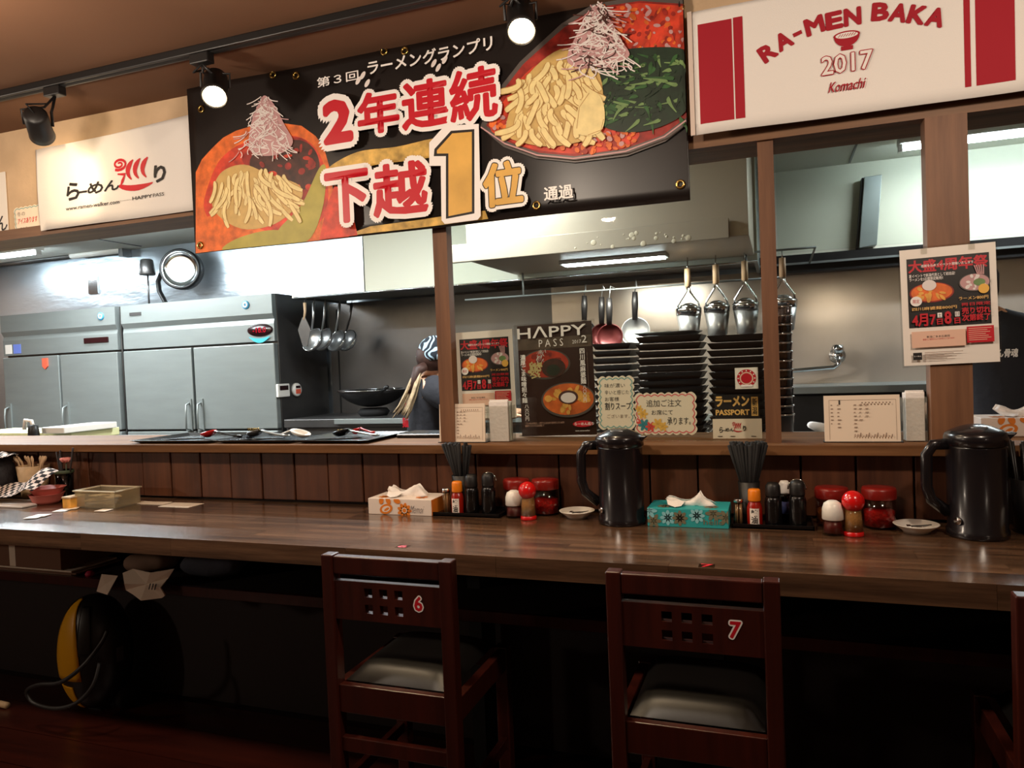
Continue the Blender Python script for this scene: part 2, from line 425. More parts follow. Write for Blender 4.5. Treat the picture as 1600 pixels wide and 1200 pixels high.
# kitchen shell
struct('ceiling_kitchen', XL, XR, 2.30, 5.5, 2.40, 2.5, 'kitchen_ceiling', 'pale kitchen ceiling')
struct('wall_kitchen', XL, XR, 5.30, 5.5, 0, 2.5, 'steel_foil', 'polished steel sheet wall behind the refrigerators')
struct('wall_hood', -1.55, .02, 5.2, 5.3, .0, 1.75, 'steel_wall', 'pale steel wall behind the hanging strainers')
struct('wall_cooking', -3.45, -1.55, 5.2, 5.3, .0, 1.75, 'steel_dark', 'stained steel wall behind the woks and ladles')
struct('wall_sink', .02, XR, 5.2, 5.3, .0, 1.74, 'steel_wall', 'pale steel splashback behind the tap')
struct('wall_cream', -.1, XR, 5.24, 5.3, 1.74, 2.4, 'kitchen_cream', 'cream painted wall above the dark shelf')
for n, (a, b_) in enumerate((((70, 381), (330, 420)), ((150, 375), (420, 400)))):
    pass
# dark seams between ceiling panels
for n, xx in enumerate((-5.4, -4.0, .45)):
    struct('trim_%d' % (5 + n), xx, xx + .012, 2.32, 5.2, 2.395, 2.4, 'steel_dark')
# seam of the cooking wall
struct('trim_8', -3.38, -3.37, 5.194, 5.2, .8, 1.7, 'black_matt')
struct('trim_9', -.1, XR, 5.08, 5.2, 1.715, 1.83, 'black_satin', 'dark shelf rail along the cream wall')
struct('trim_10', -.1, XR, 5.06, 5.08, 1.765, 1.778, 'steel_brushed')

# ================================================================== counter
L_ = thing('counter', 'long dark wooden dining counter built of glued staves', 'counter', (-1.5, 1.87, .71))
random.seed(3)
rows = 7; y0, y1 = 1.62, 2.169; wd = (y1 - y0) / rows
for r in range(rows):
    xx = -4.2 - random.random() * .4
    while xx < 1.6:
        ln = random.uniform(.34, .62)
        bx('stave', xx, min(xx + ln, 2.0) - .0006, y0 + r * wd, y0 + (r + 1) * wd - .0006, .71, .76, 'counter_wood', L_); xx += ln
for xx in (-3.9, -.9, -.2, 1.1):
    bx('bracket', xx, xx + .04, 2.02, 2.13, 0, .71, 'black_matt', L_)
bx('under_shelf', -4.0, 1.6, 1.84, 2.148, .525, .545, 'dark_wall', L_)
bx('shelf_edge', -4.0, 1.6, 1.825, 1.84, .52, .55, 'chair_wood', L_)
lg = thing('serving_ledge', 'raised brown wooden serving ledge along the hatch', 'ledge', (-1.5, 2.26, .94))
bx('board', -5.2, 1.8, 2.10, 2.45, .94, .968, 'ledge_wood', lg, .002)
wt = thing('kitchen_worktop', 'steel kitchen worktop right behind the serving ledge', 'worktop', (-1.5, 2.8, 0))
bx('top', -5.2, 1.9, 2.452, 2.88, .885, .925, 'steel_brushed', wt, .004)
bx('front', -5.2, 1.9, 2.50, 2.84, .0, .884, 'steel_dark', wt)

# ================================================================== track, spotlights
trk_y = 1.86
t = thing('light_track', 'black ceiling track carrying the spotlights', 'light track', (-1.5, trk_y, 2.23))
bx('rail', -3.6, 1.2, trk_y - .018, trk_y + .018, 2.205, 2.23, 'black_satin', t, .003)
bx('rail_slot', -3.59, 1.19, trk_y - .006, trk_y + .006, 2.2035, 2.2055, 'black_matt', t)
def spotlight(u, v, aim, label, power, blend=.6, size=95):
    c = PY(u, v, trk_y)           # centre of the lamp mouth
    d = (Vector(aim) - c).normalized()
    head = c - d * .105           # rear of the can
    t = thing('track_spotlight', label, 'spotlight', (head.x, trk_y, 2.205), 'spotlights on the ceiling track')
    bx('adapter', head.x - .035, head.x + .035, trk_y - .016, trk_y + .016, 2.175, 2.205, 'black_satin', t, .003)
    q = d.to_track_quat('Z', 'Y').to_matrix().to_4x4()
    M = Matrix.Translation(c) @ q
    can = MB(); can.lathe([(.0, -.125), (.028, -.124), (.036, -.115), (.038, -.02), (.040, 0), (.036, 0), (.034, -.018), (.0, -.02)], n=28, M=M)
    can = can.build('lamp_can', 'black_satin', t)
    MB().lathe([(0, -.012), (.02, -.011), (.0325, -.004), (.0325, -.008), (0, -.018)], n=24, M=M).build('bulb', 'bulb_glow', t)
    mid = c - d * .06; side = d.cross(Vector((0, 0, 1))).normalized()
    top = Vector((head.x, trk_y, 2.176))
    yk = MB()
    for s in (-1, 1):
        yk.tube([mid + side * .041 * s, mid + side * .043 * s + Vector((0, 0, .03)) - d * .03, (mid + side * .03 * s) * .4 + top * .6, top], .0045, 8, flat=.6)
    yk.build('yoke', 'black_satin', t)
    pts = [c - d * .122]
    pts += [c - d * .15 + Vector((-.03, 0, .02)), top + Vector((-.035, 0, -.02)), top]
    MB().tube(pts, .003, 6).build('cable', 'black_matt', t)
    l = bpy.data.lights.new('spot', 'SPOT'); l.energy = power; l.color = (1, .74, .46); l.spot_size = radians(size); l.spot_blend = blend; l.shadow_soft_size = .03
    o = bpy.data.objects.new('spot', l); col.objects.link(o); o.location = c + d * .004; o.rotation_euler = (-d).to_track_quat('Z', 'Y').to_euler()
    return t
spotlight(66, 212, (-2.62, 2.16, 1.93), 'black track spotlight turned to the small white banner', 7, .8, 80)
spotlight(335, 152, (-1.0, 1.0, .9), 'glowing track spotlight beside the left end of the ramen banner', 30, .8, 120)
spotlight(815, 50, (-.3, 1.0, .9), 'glowing track spotlight before the middle of the ramen banner', 30, .8, 120)

# ================================================================== kitchen ceiling lights
def ceiling_light(x0, x1, y, label, power):
    t = thing('ceiling_light', label, 'ceiling light', ((x0 + x1) / 2, y, 2.40), 'fluorescent kitchen lights')
    bx('housing', x0, x1, y - .05, y + .05, 2.36, 2.40, 'white_plastic', t, .004)
    MB().tube([(x0 + .02, y, 2.342), (x1 - .02, y, 2.342)], .016, 12).build('tube', 'tube_glow', t)
    for xx in (x0, x1 - .02): bx('end_cap', xx, xx + .02, y - .02, y + .02, 2.322, 2.36, 'white_plastic', t)
    l = lamp_area('tube_light', ((x0 + x1) / 2, y, 2.32), x1 - x0 - .05, power, COOL, None, .06)
KP = 115
ceiling_light(-7.3, -6.05, 4.72, 'fluorescent tube light above the refrigerators', KP * .35)
ceiling_light(-4.9, -3.7, 2.62, 'fluorescent tube light behind the ramen banner', KP * .4)
ceiling_light(.67, 1.9, 4.75, 'fluorescent tube light by the cream wall', KP * .14)
ceiling_light(-5.4, -4.2, 4.35, 'fluorescent tube light added in front of the polished wall', KP * .28)  # unseen tube, added for a bright reflection on the steel sheet
ceiling_light(-5.6, -4.4, 3.45, 'fluorescent tube light added behind the small white banner', KP * .6)  # unseen tube, added to brighten the refrigerator fronts
ceiling_light(-2.4, -1.2, 3.2, 'fluorescent tube light above the canopy hood', KP * .5)
# ================================================================== refrigerators
plain('badge_blue', (60, 150, 190), .3)
plain('sticker_blue', (110, 130, 210), .5)
plain('display_black', (40, 16, 18), .2)
plain('cyan_print', (70, 190, 205), .4)
emitter('red_led', (210, 30, 50), 1.2)
def fridge(x0, x1, xs, label, hand, badge_x, disp):
    yf, yb, zt, zh = 4.6, 5.28, 1.805, 1.435
    t = thing('refrigerator', label, 'refrigerator', ((x0 + x1) / 2, 4.95, 0), 'steel kitchen refrigerators')
    bx('body', x0, x1, yf + .05, yb, .1, zt, 'steel_dark', t, .004)
    # header panel with its stepped profile
    prof = [(yf + .045, zt), (yf + .0, zt - .004), (yf - .002, zt - .15), (yf + .02, zt - .19), (yf + .012, zt - .225), (yf + .012, zh + .014), (yf + .05, zh + .014)]
    mb = MB(); n = len(prof)
    mb.add([(x0 + .004, y, z) for y, z in prof] + [(x1 - .004, y, z) for y, z in prof], [(i, (i + 1) % n, n + (i + 1) % n, n + i) for i in range(n)] + [tuple(range(n)), tuple(range(n, 2 * n))])
    hd = mb.build('header_panel', 'steel_brushed', t)
    for zz0, zz1 in ((.79, zh - .004), (.13, .775)):
        for k, (a, b) in enumerate(((x0 + .006, xs - .012), (xs + .012, x1 - .006))):
            d = bx('door', a, b, yf, yf + .05, zz0, zz1, 'steel_brushed', t, .006)
            hx = a + .045 if hand[k] == 'L' else b - .045
            zc = .90 if zz0 > .5 else .6
            h = MB(); h.box(hx - .03, hx + .03, yf - .012, yf, zc - .12, zc + .13)
            h.tube([(hx + .012, yf - .01, zc + .10), (hx + .016, yf - .05, zc + .085), (hx + .02, yf - .062, zc + .02), (hx + .02, yf - .062, zc - .10), (hx + .015, yf - .01, zc - .115)], .0075, 8)
            h.build('handle', 'steel_brushed', d)
    for xx in (x0 + .08, x1 - .08):
        MB().lathe([(.03, 0), (.03, .1)], (xx, yf + .12, 0), 12).build('foot', 'black_satin', t)
    MB().lathe([(.0, 0), (.032, 0), (.032, .006), (.026, .008), (0, .008)], n=24, M=Matrix.Translation((badge_x, yf - .001, zt - .075)) @ Matrix.Rotation(pi / 2, 4, 'X')).build('badge', 'badge_blue', hd)
    MB().lathe([(.010, 0), (.022, 0), (.022, .003), (.010, .003)], n=20, M=Matrix.Translation((badge_x, yf - .0085, zt - .075)) @ Matrix.Rotation(pi / 2, 4, 'X')).build('badge_ring', 'print_white', hd)
    zc = zh + .10
    if disp == 'oval':
        M = Matrix.Translation((x1 - .13, yf + .012, zc)) @ Matrix.Rotation(pi / 2, 4, 'X') @ Matrix.Diagonal((1, .42, 1, 1))
        MB().lathe([(0, 0), (.115, 0), (.115, .006), (.105, .012), (0, .012)], n=32, M=M).build('display', 'display_black', hd)
        dg = Sheet(facing(x1 - .19, yf - .0005, zc - .02)); dg.text('-18.0', 0, 0, .12, .042, 'red_led', .01); dg.rib([(-.035 + .19 * k / 10, -.03 - .03 * sin(pi * k / 10)) for k in range(11)], [.004 + .03 * sin(pi * k / 10) for k in range(11)], 'cyan_print')
        for pn, m in dg.parts.items():
            m.v = [tuple(dg.M @ Vector(p)) for p in m.v]; m.build('digits' if pn == 'lettering' else 'display_lens', None, hd)
        bx('nameplate', x0 + .10, x0 + .22, yf - .006, yf + .002, zt - .09, zt - .065, 'steel_dark', hd)
    else:
        bx('vent_plate', x1 - .37, x1 - .1, yf + .004, yf + .014, zc - .02, zc + .025, 'display_black', hd, .003)
        for xx, w_, m_ in ((x0 + .03, .08, 'white_paper'), (x0 + .13, .09, 'sticker_blue')):
            bx('sticker', xx, xx + w_, yf + .0095, yf + .0115, zh + .03, zh + .11, m_, hd)
    return t
f1 = fridge(-6.42, -5.085, -5.74, 'steel upright refrigerator with a dark vent plate', 'LL', -5.24, 'vent')
f2 = fridge(-5.03, -3.54, -4.316, 'steel upright refrigerator with a glowing red temperature display', 'RL', -3.78, 'oval')
plain('charm_red', (226, 96, 70), .5)
p = PY(69, 567, 4.585)
MB().prism([(p.x - .03, p.z + .04), (p.x + .03, p.z + .04), (p.x + .03, p.z - .03), (p.x, p.z - .055), (p.x - .03, p.z - .03)], 4.588, 4.5995).build('magnet', 'charm_red', None, origin=(p.x, 4.594, p.z - .055))
tag(bpy.data.objects['magnet'], 'small red magnet on the door of a refrigerator', 'magnet')
# timers on the refrigerator's side
def timer(name, c, w_, h_, rnd, label, mat_face):
    t = thing(name, label, 'timer', c)
    X0 = -3.54
    if rnd:
        M = Matrix.Translation((X0, c[1], c[2])) @ Matrix.Rotation(pi / 2, 4, 'Y')
        MB().lathe([(0, 0), (w_ / 2, 0), (w_ / 2, .02), (w_ / 2 - .008, .028), (0, .028)], n=28, M=M).build('case', 'white_plastic', t)
        bx('dial', X0 + .027, X0 + .030, c[1] - .03, c[1] + .03, c[2] - .03, c[2] + .005, mat_face, t)
        bx('screen', X0 + .027, X0 + .030, c[1] - .028, c[1] + .028, c[2] + .012, c[2] + .032, 'display_black', t)
    else:
        bx('case', X0, X0 + .022, c[1] - w_ / 2, c[1] + w_ / 2, c[2] - h_ / 2, c[2] + h_ / 2, 'white_plastic', t, .006)
        bx('screen', X0 + .0215, X0 + .024, c[1] - w_ * .36, c[1] + w_ * .36, c[2] + h_ * .02, c[2] + h_ * .36, 'display_black', t)
def PX(u, v, x):
    r = ray(u, v); return CAM + r * (x / r.x)
a = PX(442, 610, -3.53); timer('kitchen_timer', tuple(a), .14, .10, False, 'white rectangular kitchen timer on the refrigerator side', 'print_red')
a = PX(463, 609, -3.53); timer('kitchen_timer', tuple(a), .105, .1, True, 'round white kitchen timer on the refrigerator side', 'charm_red')
# things on top of the refrigerators
q = PY(229, 405, 5.0)
t = thing('ladle', 'grey upturned ladle cup on a thin rod above the refrigerator', 'ladle', (q.x, 5.0, 1.805))
q2 = PY(229, 430, 5.0)
MB().lathe([(.062, 0), (.066, .01), (.052, q.z - q2.z - .01), (.04, q.z - q2.z), (0, q.z - q2.z)], (q.x, 5.0, q2.z), 24).build('cup', 'steel_dark', t)
MB().tube([(q.x, 5.0, 1.805), (q.x + .004, 5.0, q2.z + .02)], .008, 8).build('rod', 'steel_dark', t)
q = PY(284, 421, 5.1)
t = thing('strainer_pan', 'round steel pan with a dark rim leaning above the refrigerator', 'pan', (q.x - .2, 5.1, 1.805))
R = abs(PY(308, 421, 5.1).x - PY(258, 421, 5.1).x) / 2
M = Matrix.Translation(q) @ Matrix.Rotation(radians(22), 4, 'Z') @ Matrix.Rotation(pi / 2, 4, 'X')
MB().lathe([(0, .02), (R * .6, .022), (R * .84, .03), (R * .86, .045), (R * .86, .03), (R * .8, 0), (0, -.02)], n=40, M=M).build('pan', 'chrome', t)
MB().lathe([(R * .86, -.05), (R, -.045), (R, .04), (R * .93, .052), (R * .86, .045), (R * .86, -.05)], n=40, M=M).build('rim', 'black_satin', t)
pts = [PY(u, v, 5.1) for u, v in ((262, 425), (252, 428), (247, 440), (249, 455), (255, 466), (262, 472))]
pts[-1].z = 1.80 + .02
MB().tube(pts, .026, 10, flat=.6).build('handle', 'black_satin', t)
# conduit under the ceiling edge
a, b, c = PY(0, 413, 5.22), PY(112, 403, 5.22), PY(188, 396, 5.22)
t = thing('conduit', 'thin pipe conduit along the top of the kitchen wall', 'conduit', tuple(b))
MB().tube([a + Vector((-.6, 0, 0)), (b.x, a.y, a.z)], .018, 8).build('pipe', 'steel_dark', t)
MB().tube([(b.x, a.y, a.z), (c.x, a.y, a.z)], .03, 8).build('sleeve', 'white_plastic', t)
MB().box(c.x, c.x + .05, 5.2, 5.3, a.z - .06, a.z + .05).build('bracket', 'steel_dark', t)
bx('outlet_plate', *(lambda p: (p.x - .06, p.x + .06, 5.285, 5.2995, p.z - .08, p.z + .09))(PY(147, 446, 5.3)), 'chrome').__setitem__('label', 'small steel outlet plate on the polished wall')
bpy.data.objects['outlet_plate']['category'] = 'outlet'

# ================================================================== hoods
h = thing('extractor_hood', 'long pale steel extractor hood over the woks', 'extractor hood', (-1.6, 4.85, 1.74))
bx('front_panel', -3.29, -2.69, 4.5, 4.52, 1.74, 2.39, 'hood_steel', h, .002)
bx('front_panel', -2.686, -.1, 4.505, 4.525, 1.74, 2.39, 'kitchen_cream', h, .002)
bx('side_panel', -3.29, -3.27, 4.52, 5.19, 1.74, 2.39, 'steel_brushed', h)
bx('side_panel', -.12, -.1, 4.53, 5.19, 1.74, 2.39, 'steel_brushed', h)
bx('underside', -3.27, -.12, 4.53, 5.19, 1.78, 1.80, 'steel_dark', h)
MB().tube([(-3.28, 4.498, 1.742), (-.1, 4.503, 1.742)], .007, 8).build('rim', 'chrome', h)
bx('hook_rail', -3.2, -1.9, 4.57, 5.0, 1.745, 1.755, 'steel_brushed', h)
h = thing('extractor_hood', 'beige stained canopy hood behind the glass above the strainers', 'extractor hood', (-.85, 4.05, 1.77))
bx('canopy', -1.57, -.117, 3.70, 4.49, 1.775, 2.38, 'hood_beige', h, .003)
bx('drip_skirt', -1.65, -.205, 3.66, 3.69, 1.765, 1.86, 'hood_beige', h, .003)
random.seed(11)
plain('grease', (214, 196, 168), .4)
for k in range(26):
    xx = random.uniform(-1.0, -.24); zz = random.uniform(1.772, 1.83); r = random.choice((.004, .006, .008, .012, .016))
    MB().lathe([(0, .0018), (r * .7, .0014), (r, 0)], n=12, M=Matrix.Translation((xx, 3.6605, zz)) @ Matrix.Rotation(pi / 2, 4, 'X')).build('grease_spot', 'grease', h)
# fill lamp added under the canopy to brighten the steel wall
bx('hood_fill_case', -1.15, -.55, 4.02, 4.14, 1.755, 1.775, 'white_plastic', h, .003)
bx('hood_fill_lens', -1.13, -.57, 4.03, 4.13, 1.750, 1.755, 'tube_glow', h)
lamp_area('hood_fill', (-.85, 4.08, 1.745), .5, 26, (1, .88, .76), None, .08)
# rails with hooks and hanging tools behind the glass
rl = thing('utensil_rail', 'thin steel rail for hanging ladles behind the glass', 'rail', (-.9, 4.42, 1.60))
z2 = PY(960, 452, 4.42).z
MB().tube([(-1.9, 4.42, z2), (.02, 4.42, z2)], .006, 8).build('rod', 'steel_brushed', rl)
MB().tube([(-.11, 4.32, 1.771), (.2, 4.32, 1.771), (.2, 5.19, 1.771)], .006, 8).build('rod', 'steel_brushed', rl)
for xx in (-1.5, -.16): MB().tube([(xx, 4.42, z2), (xx, 4.42, 1.7745)], .006, 8).build('hanger', 'steel_brushed', rl)

def strainer(u, v0, v1, y, label):
    """deep noodle strainer hung by its hook, handle up; v0 handle top, v1 rim"""
    a = PY(u, v0, y); b = PY(u, v1, y); t = thing('noodle_strainer', label, 'strainer', (a.x, y, b.z - .17), 'noodle strainers')
    hz = a.z - .44 * (a.z - b.z)
    MB().tube([(a.x, y, a.z), (a.x, y, hz)], [.017, .018], 12).build('handle', 'pale_wood', t)
    mb = MB()
    for s in (-1, 1): mb.tube([(a.x, y, hz + .01), (a.x + .012 * s, y, hz - .03), (a.x + .055 * s, y, b.z + .035), (a.x + .062 * s, y, b.z)], .006, 8)
    mb.tube([(a.x, y, a.z - .005), (a.x, y, a.z + .02), (a.x, y + .02, a.z + .035), (a.x, y + .02, 1.773)], .004, 6)
    mb.build('neck', 'chrome', t)
    MB().lathe([(.067, .004), (.071, .008), (.0725, 0), (.071, -.03), (.067, -.032), (.067, .004)], (a.x, y, b.z), 32).build('rim', 'chrome', t)
    MB().lathe([(0, -.17), (.03, -.168), (.052, -.155), (.056, -.12), (.068, -.03), (.065, -.03), (.052, -.12), (.048, -.15), (0, -.164)], (a.x, y, b.z), 32).build('basket', 'steel', t)
    MB().lathe([(.06, 0), (.045, .022), (.02, .034), (0, .036)], (a.x, y, b.z + .002), 24).build('dome', 'chrome', t)
strainer(1074, 420, 484, 4.3, 'noodle strainer with a pale wooden handle hanging nearest the ladles')
strainer(1118, 414, 480, 4.3, 'noodle strainer with a pale wooden handle, middle of three hanging behind the glass')
strainer(1163, 408, 476, 4.3, 'noodle strainer with a pale wooden handle hanging next to the slim post')
strainer(1222, 403, 471, 4.3, 'noodle strainer half hidden behind the slim post and tumblers')

def ladle(pts, r, n_shape, label, y, hm='steel', name='ladle', group=None, cat='ladle'):
    t = thing(name, label, cat, tuple(pts[-1]), group); return t
# ladles and strainers hanging from the long hood
random.seed(5)
def hung(name, u0, v0, u1, v1, y, rad, label, kind, handle='steel'):
    a = PY(u0, v0, y); b = PY(u1, v1, y)
    t = thing(name, label, name.replace('_', ' '), (b.x, y, b.z - rad), 'utensils hanging from the hood')
    MB().tube([(a.x, y, a.z), (a.x, y, a.z + .02), (a.x, y + .012, a.z + .032), (a.x, y + .024, a.z + .02)], .003, 6).build('hook', 'steel', t)
    MB().tube([a, a * .5 + b * .5 + Vector((0, .01, 0)), b], [.011, .009, .007], 8).build('handle', handle, t)
    if kind == 'bowl':
        M = Matrix.Translation(b + Vector((.02, -rad * .3, -rad * .75))) @ Matrix.Rotation(radians(-28), 4, 'Y') @ Matrix.Rotation(radians(58), 4, 'X')
        pr = [(rad * sin(q), -rad * .62 * cos(q)) for q in [i * pi / 2 / 8 for i in range(9)]]
        pr += [(rad * .95 * sin(q), -rad * .58 * cos(q) + .002) for q in [i * pi / 2 / 8 for i in range(8, -1, -1)]]
        MB().lathe(pr, n=28, M=M).build('bowl', 'steel', t)
        MB().lathe([(rad * .97, -.004), (rad * 1.03, 0), (rad * .97, .006), (rad * .93, .002), (rad * .97, -.004)], n=28, M=M).build('rim', 'chrome', t)
    else:
        MB().prism([(b.x - .012, b.z + .02), (b.x + .012, b.z + .02), (b.x + .055, b.z - .07), (b.x + .02, b.z - .19), (b.x - .02, b.z - .19), (b.x - .055, b.z - .07)], y - .003, y + .003).build('blade', 'steel_dark', t, .001)
hung('turner', 476, 473, 475, 500, 4.56, .19, 'steel turner with a pale handle hanging nearest the refrigerator', 'flat', 'pale_wood')
hung('ladle', 490, 473, 487, 516, 4.68, .095, 'large steel ladle hanging next to the turner', 'bowl')
hung('ladle', 508, 473, 503, 516, 4.77, .092, 'steel ladle with a slim shiny handle, third utensil from the refrigerator', 'bowl')
hung('ladle', 531, 473, 524, 519, 4.86, .09, 'dull steel ladle hanging between two others over the wall seam', 'bowl')
hung('ladle', 550, 473, 541, 518, 4.95, .09, 'steel ladle with a dark handle hanging furthest from the refrigerator', 'bowl', 'steel_dark')

# ladles with dark handles behind the glass
def spatula(u, v, y, vtip, label, mat, wide):
    a = PY(u, v, y); b = PY(u, vtip, y)
    t = thing('wok_ladle', label, 'ladle', (a.x, y, b.z - .12), 'dark ladles behind the glass')
    MB().tube([(a.x, y, a.z), (a.x + .01, y + .0, a.z + .07), (a.x + .02, 4.42, z2 + .004), (a.x + .03, 4.425, z2 - .006)], .003, 6).build('hook', 'steel', t)
    MB().tube([a, a * .6 + b * .4, b], [.016, .02, .016], 10).build('handle', 'black_satin', t)
    M = Matrix.Translation(b + Vector((0, 0, -.07))) @ Matrix.Rotation(radians(80), 4, 'X')
    pr = [(wide * sin(q), -.04 * cos(q)) for q in [i * pi / 2 / 6 for i in range(7)]] + [(wide * .95 * sin(q), -.034 * cos(q)) for q in [i * pi / 2 / 6 for i in range(6, -1, -1)]]
    MB().lathe(pr, n=28, M=M).build('bowl', mat, t)
plain('ladle_maroon', (84, 34, 34), .35, .6)
spatula(913, 462, 4.46, 500, 'dark handled ladle hanging behind the flyer', 'steel_dark', .07)
spatula(940, 464, 4.42, 506, 'dark handled ladle hanging left of a maroon bowl ladle', 'ladle_maroon', .075)
spatula(952, 466, 4.33, 508, 'dark handled ladle with a maroon bowl', 'ladle_maroon', .08)
spatula(992, 456, 4.46, 500, 'pale ladle standing in for a reflection in the steel wall', 'steel', .09)  # pale copy stands in for the ladles' mirror image

# ================================================================== stove and woks
s = thing('stove', 'steel kitchen stove with wok rings below the ladles', 'stove', (-2.4, 4.87, 0))
bx('top', -3.45, -.2, 4.55, 5.18, .80, .86, 'steel_dark', s, .004)
bx('front', -3.45, -.2, 4.58, 5.16, 0, .80, 'steel_dark', s)
bx('edge_rail', -3.0, -.2, 4.52, 4.55, .825, .862, 'steel_brushed', s, .003)
for k, xx in enumerate((-2.86, -2.38, -1.7)):
    MB().lathe([(.10, 0), (.12, .03), (.10, .055), (.085, .055), (.085, 0)], (xx, 4.84, .86), 24).build('burner_ring', 'black_matt', s)
def wok(x, y, r, label):
    t = thing('wok', label, 'wok', (x, y, .925), 'woks on the stove')
    pr = [(r * sin(q) / sin(1.15), .02 + (1 - cos(q)) * r * 1.0 / sin(1.15) * .75) for q in [i * 1.15 / 9 for i in range(10)]]
    pr2 = [(max(0, a - .006), b + .006) for a, b in pr[::-1]]
    MB().lathe(pr + pr2, (x, y, .905), 36).build('bowl', 'black_satin', t)
    zr = .905 + pr[-1][1]
    MB().lathe([(r - .008, -.004), (r + .004, 0), (r, .007), (r - .01, .004), (r - .008, -.004)], (x, y, zr), 36).build('rim', 'chrome', t)
    MB().tube([(x + r * .7, y - r * .7, zr), (x + r * .85, y - r * .85, zr + .01), (x + r * 1.15, y - r * 1.2, zr + .03)], .014, 8).build('handle', 'black_satin', t)
wok(-2.86, 4.84, .26, 'black wok with a bright rim on the stove')
wok(-2.36, 4.86, .2, 'smaller black wok beside the cook')

# ================================================================== things at the right of the kitchen
t = thing('sink_worktop', 'steel worktop under the swing tap', 'worktop', (.8, 5.0, 0))
bx('top', .06, 2.2, 4.78, 5.19, .955, 1.0, 'steel_brushed', t, .004)
bx('front', .06, 2.2, 4.85, 5.19, 0, .955, 'black_satin', t)
a, b = PY(1310, 556, 5.1), PY(1238, 579, 5.1)
t = thing('swing_tap', 'chrome swing tap on the steel splashback', 'tap', (a.x, 5.19, a.z))
M = Matrix.Translation((a.x, 5.2, a.z)) @ Matrix.Rotation(pi / 2, 4, 'X')
MB().lathe([(0, 0), (.05, 0), (.05, .01), (.03, .02), (.03, .09), (.024, .1), (0, .1)], n=20, M=M).build('valve_body', 'chrome', t)
MB().lathe([(0, 0), (.03, 0), (.034, .02), (.03, .05), (0, .05)], (a.x, 5.1, a.z + .02), 10).build('knob', 'chrome', t)
MB().tube([(a.x, 5.1, a.z), (a.x, 5.1, a.z - .05), (a.x - .03, 5.1, b.z + .012), (b.x, 5.06, b.z), (b.x - .1, 5.05, b.z - .006)], .014, 10).build('spout', 'chrome', t)
pl = [PY(u, v, 5.15) for u, v in ((1350, 277), (1378, 273), (1370, 383), (1342, 388))]
t = thing('steel_duct', 'slanting steel duct on the cream wall', 'duct', (pl[3].x, 5.2, pl[3].z))
MB().prism([(p.x, p.z) for p in pl], 5.14, 5.235).build('duct', 'steel_brushed', t, .004)
MB().prism([(pl[0].x - .012, pl[0].z), (pl[0].x, pl[0].z), (pl[3].x, pl[3].z), (pl[3].x - .012, pl[3].z)], 5.16, 5.235).build('seam', 'black_satin', t)

# ================================================================== trays, tumblers on the worktop
def tray_stack(u0, u1, vtop, y, n, label, group, dz=.0235, rim=False):
    a = PY(u0, vtop, y); b = PY(u1, vtop, y); w_ = b.x - a.x; z0 = .925; cx = (a.x + b.x) / 2
    n = round((a.z - z0 - .022) / .0265) + 1; dz = (a.z - z0 - .022) / (n - 1)
    mb = MB(); d = .2; t_ = .004; hh = .022; fl_ = .012
    # open tray: flat floor, four flared walls and a rim
    def ring(i, z): return [(-w_ / 2 + i, -d / 2 + i, z), (w_ / 2 - i, -d / 2 + i, z), (w_ / 2 - i, d / 2 - i, z), (-w_ / 2 + i, d / 2 - i, z)]
    rs = [ring(fl_ + .004, 0), ring(fl_, .002), ring(0, hh), ring(.005, hh), ring(fl_ + .004, .005)]
    vs_ = [p for r in rs for p in r]; fs = [(3, 2, 1, 0)]
    for j in range(4):
        for i in range(4): fs.append((j * 4 + i, j * 4 + (i + 1) % 4, (j + 1) * 4 + (i + 1) % 4, (j + 1) * 4 + i))
    fs.append((16, 17, 18, 19)); mb.add(vs_, fs)
    first = None
    for k in range(n):
        if first is None: first = o = mb.build('serving_tray', 'lacquer', None)
        else: o = first.copy(); col.objects.link(o)
        o.location = (cx + random.uniform(-.003, .003), y + d / 2 + random.uniform(-.003, .003), z0 + k * dz)
        tag(o, label, 'tray', group)
random.seed(2)
tray_stack(924, 986, 538, 2.72, 7, 'dark lacquered tray in the low stack behind the flyer', 'trays of the low stack')
tray_stack(992, 1096, 527, 2.62, 9, 'dark lacquered tray in the wide stack behind the handwritten cards', 'trays of the middle stack')
tray_stack(1104, 1196, 525, 2.66, 10, 'dark lacquered tray in the stack beside the slim post', 'trays of the stack by the post')
t0 = PY(985, 523, 2.75); t1 = PY(1108, 516, 2.75)
o = MB().lathe([(0, .004), (.1, .004), (.118, .012), (.122, .016), (.116, .016), (.098, .009), (0, .009)], (0, 0, 0), 36).build('steel_plate', 'steel', None)
o.location = ((t0.x + t1.x) / 2, 2.72, PY(1040, 527, 2.62).z - .001 + .006); tag(o, 'flat steel plate lying on the wide stack of trays', 'plate')
# tumblers stacked in front of the pane's edge
tm = None; p = PY(1224, 690, 2.58); q = PY(1224, 478, 2.58)
n = 13; dz = (q.z - .925 - .09) / (n - 1)
glassy('tumbler_plastic', (236, 226, 222), .16, .86, .05)
plain('tumbler_brown', (122, 62, 46), .3)
for k in range(n):
    if tm is None:
        tm = thing('tumbler', 'clear plastic tumbler in the tall stack behind the slim post', 'tumbler', (p.x, 2.58, .925), 'stacked tumblers')
        MB().lathe([(0, 0), (.028, 0), (.030, .002), (.0365, .088), (.038, .09), (.0355, .09), (.029, .005), (0, .004)], (p.x, 2.58, .925), 24).build('glass', 'tumbler_plastic', tm)
        MB().lathe([(.0372, .084), (.0392, .087), (.0372, .091), (.0366, .087), (.0372, .084)], (p.x, 2.58, .925), 24).build('rim', 'chrome', tm)
    else: copy_thing(tm, (p.x, 2.58, .925 + k * dz))
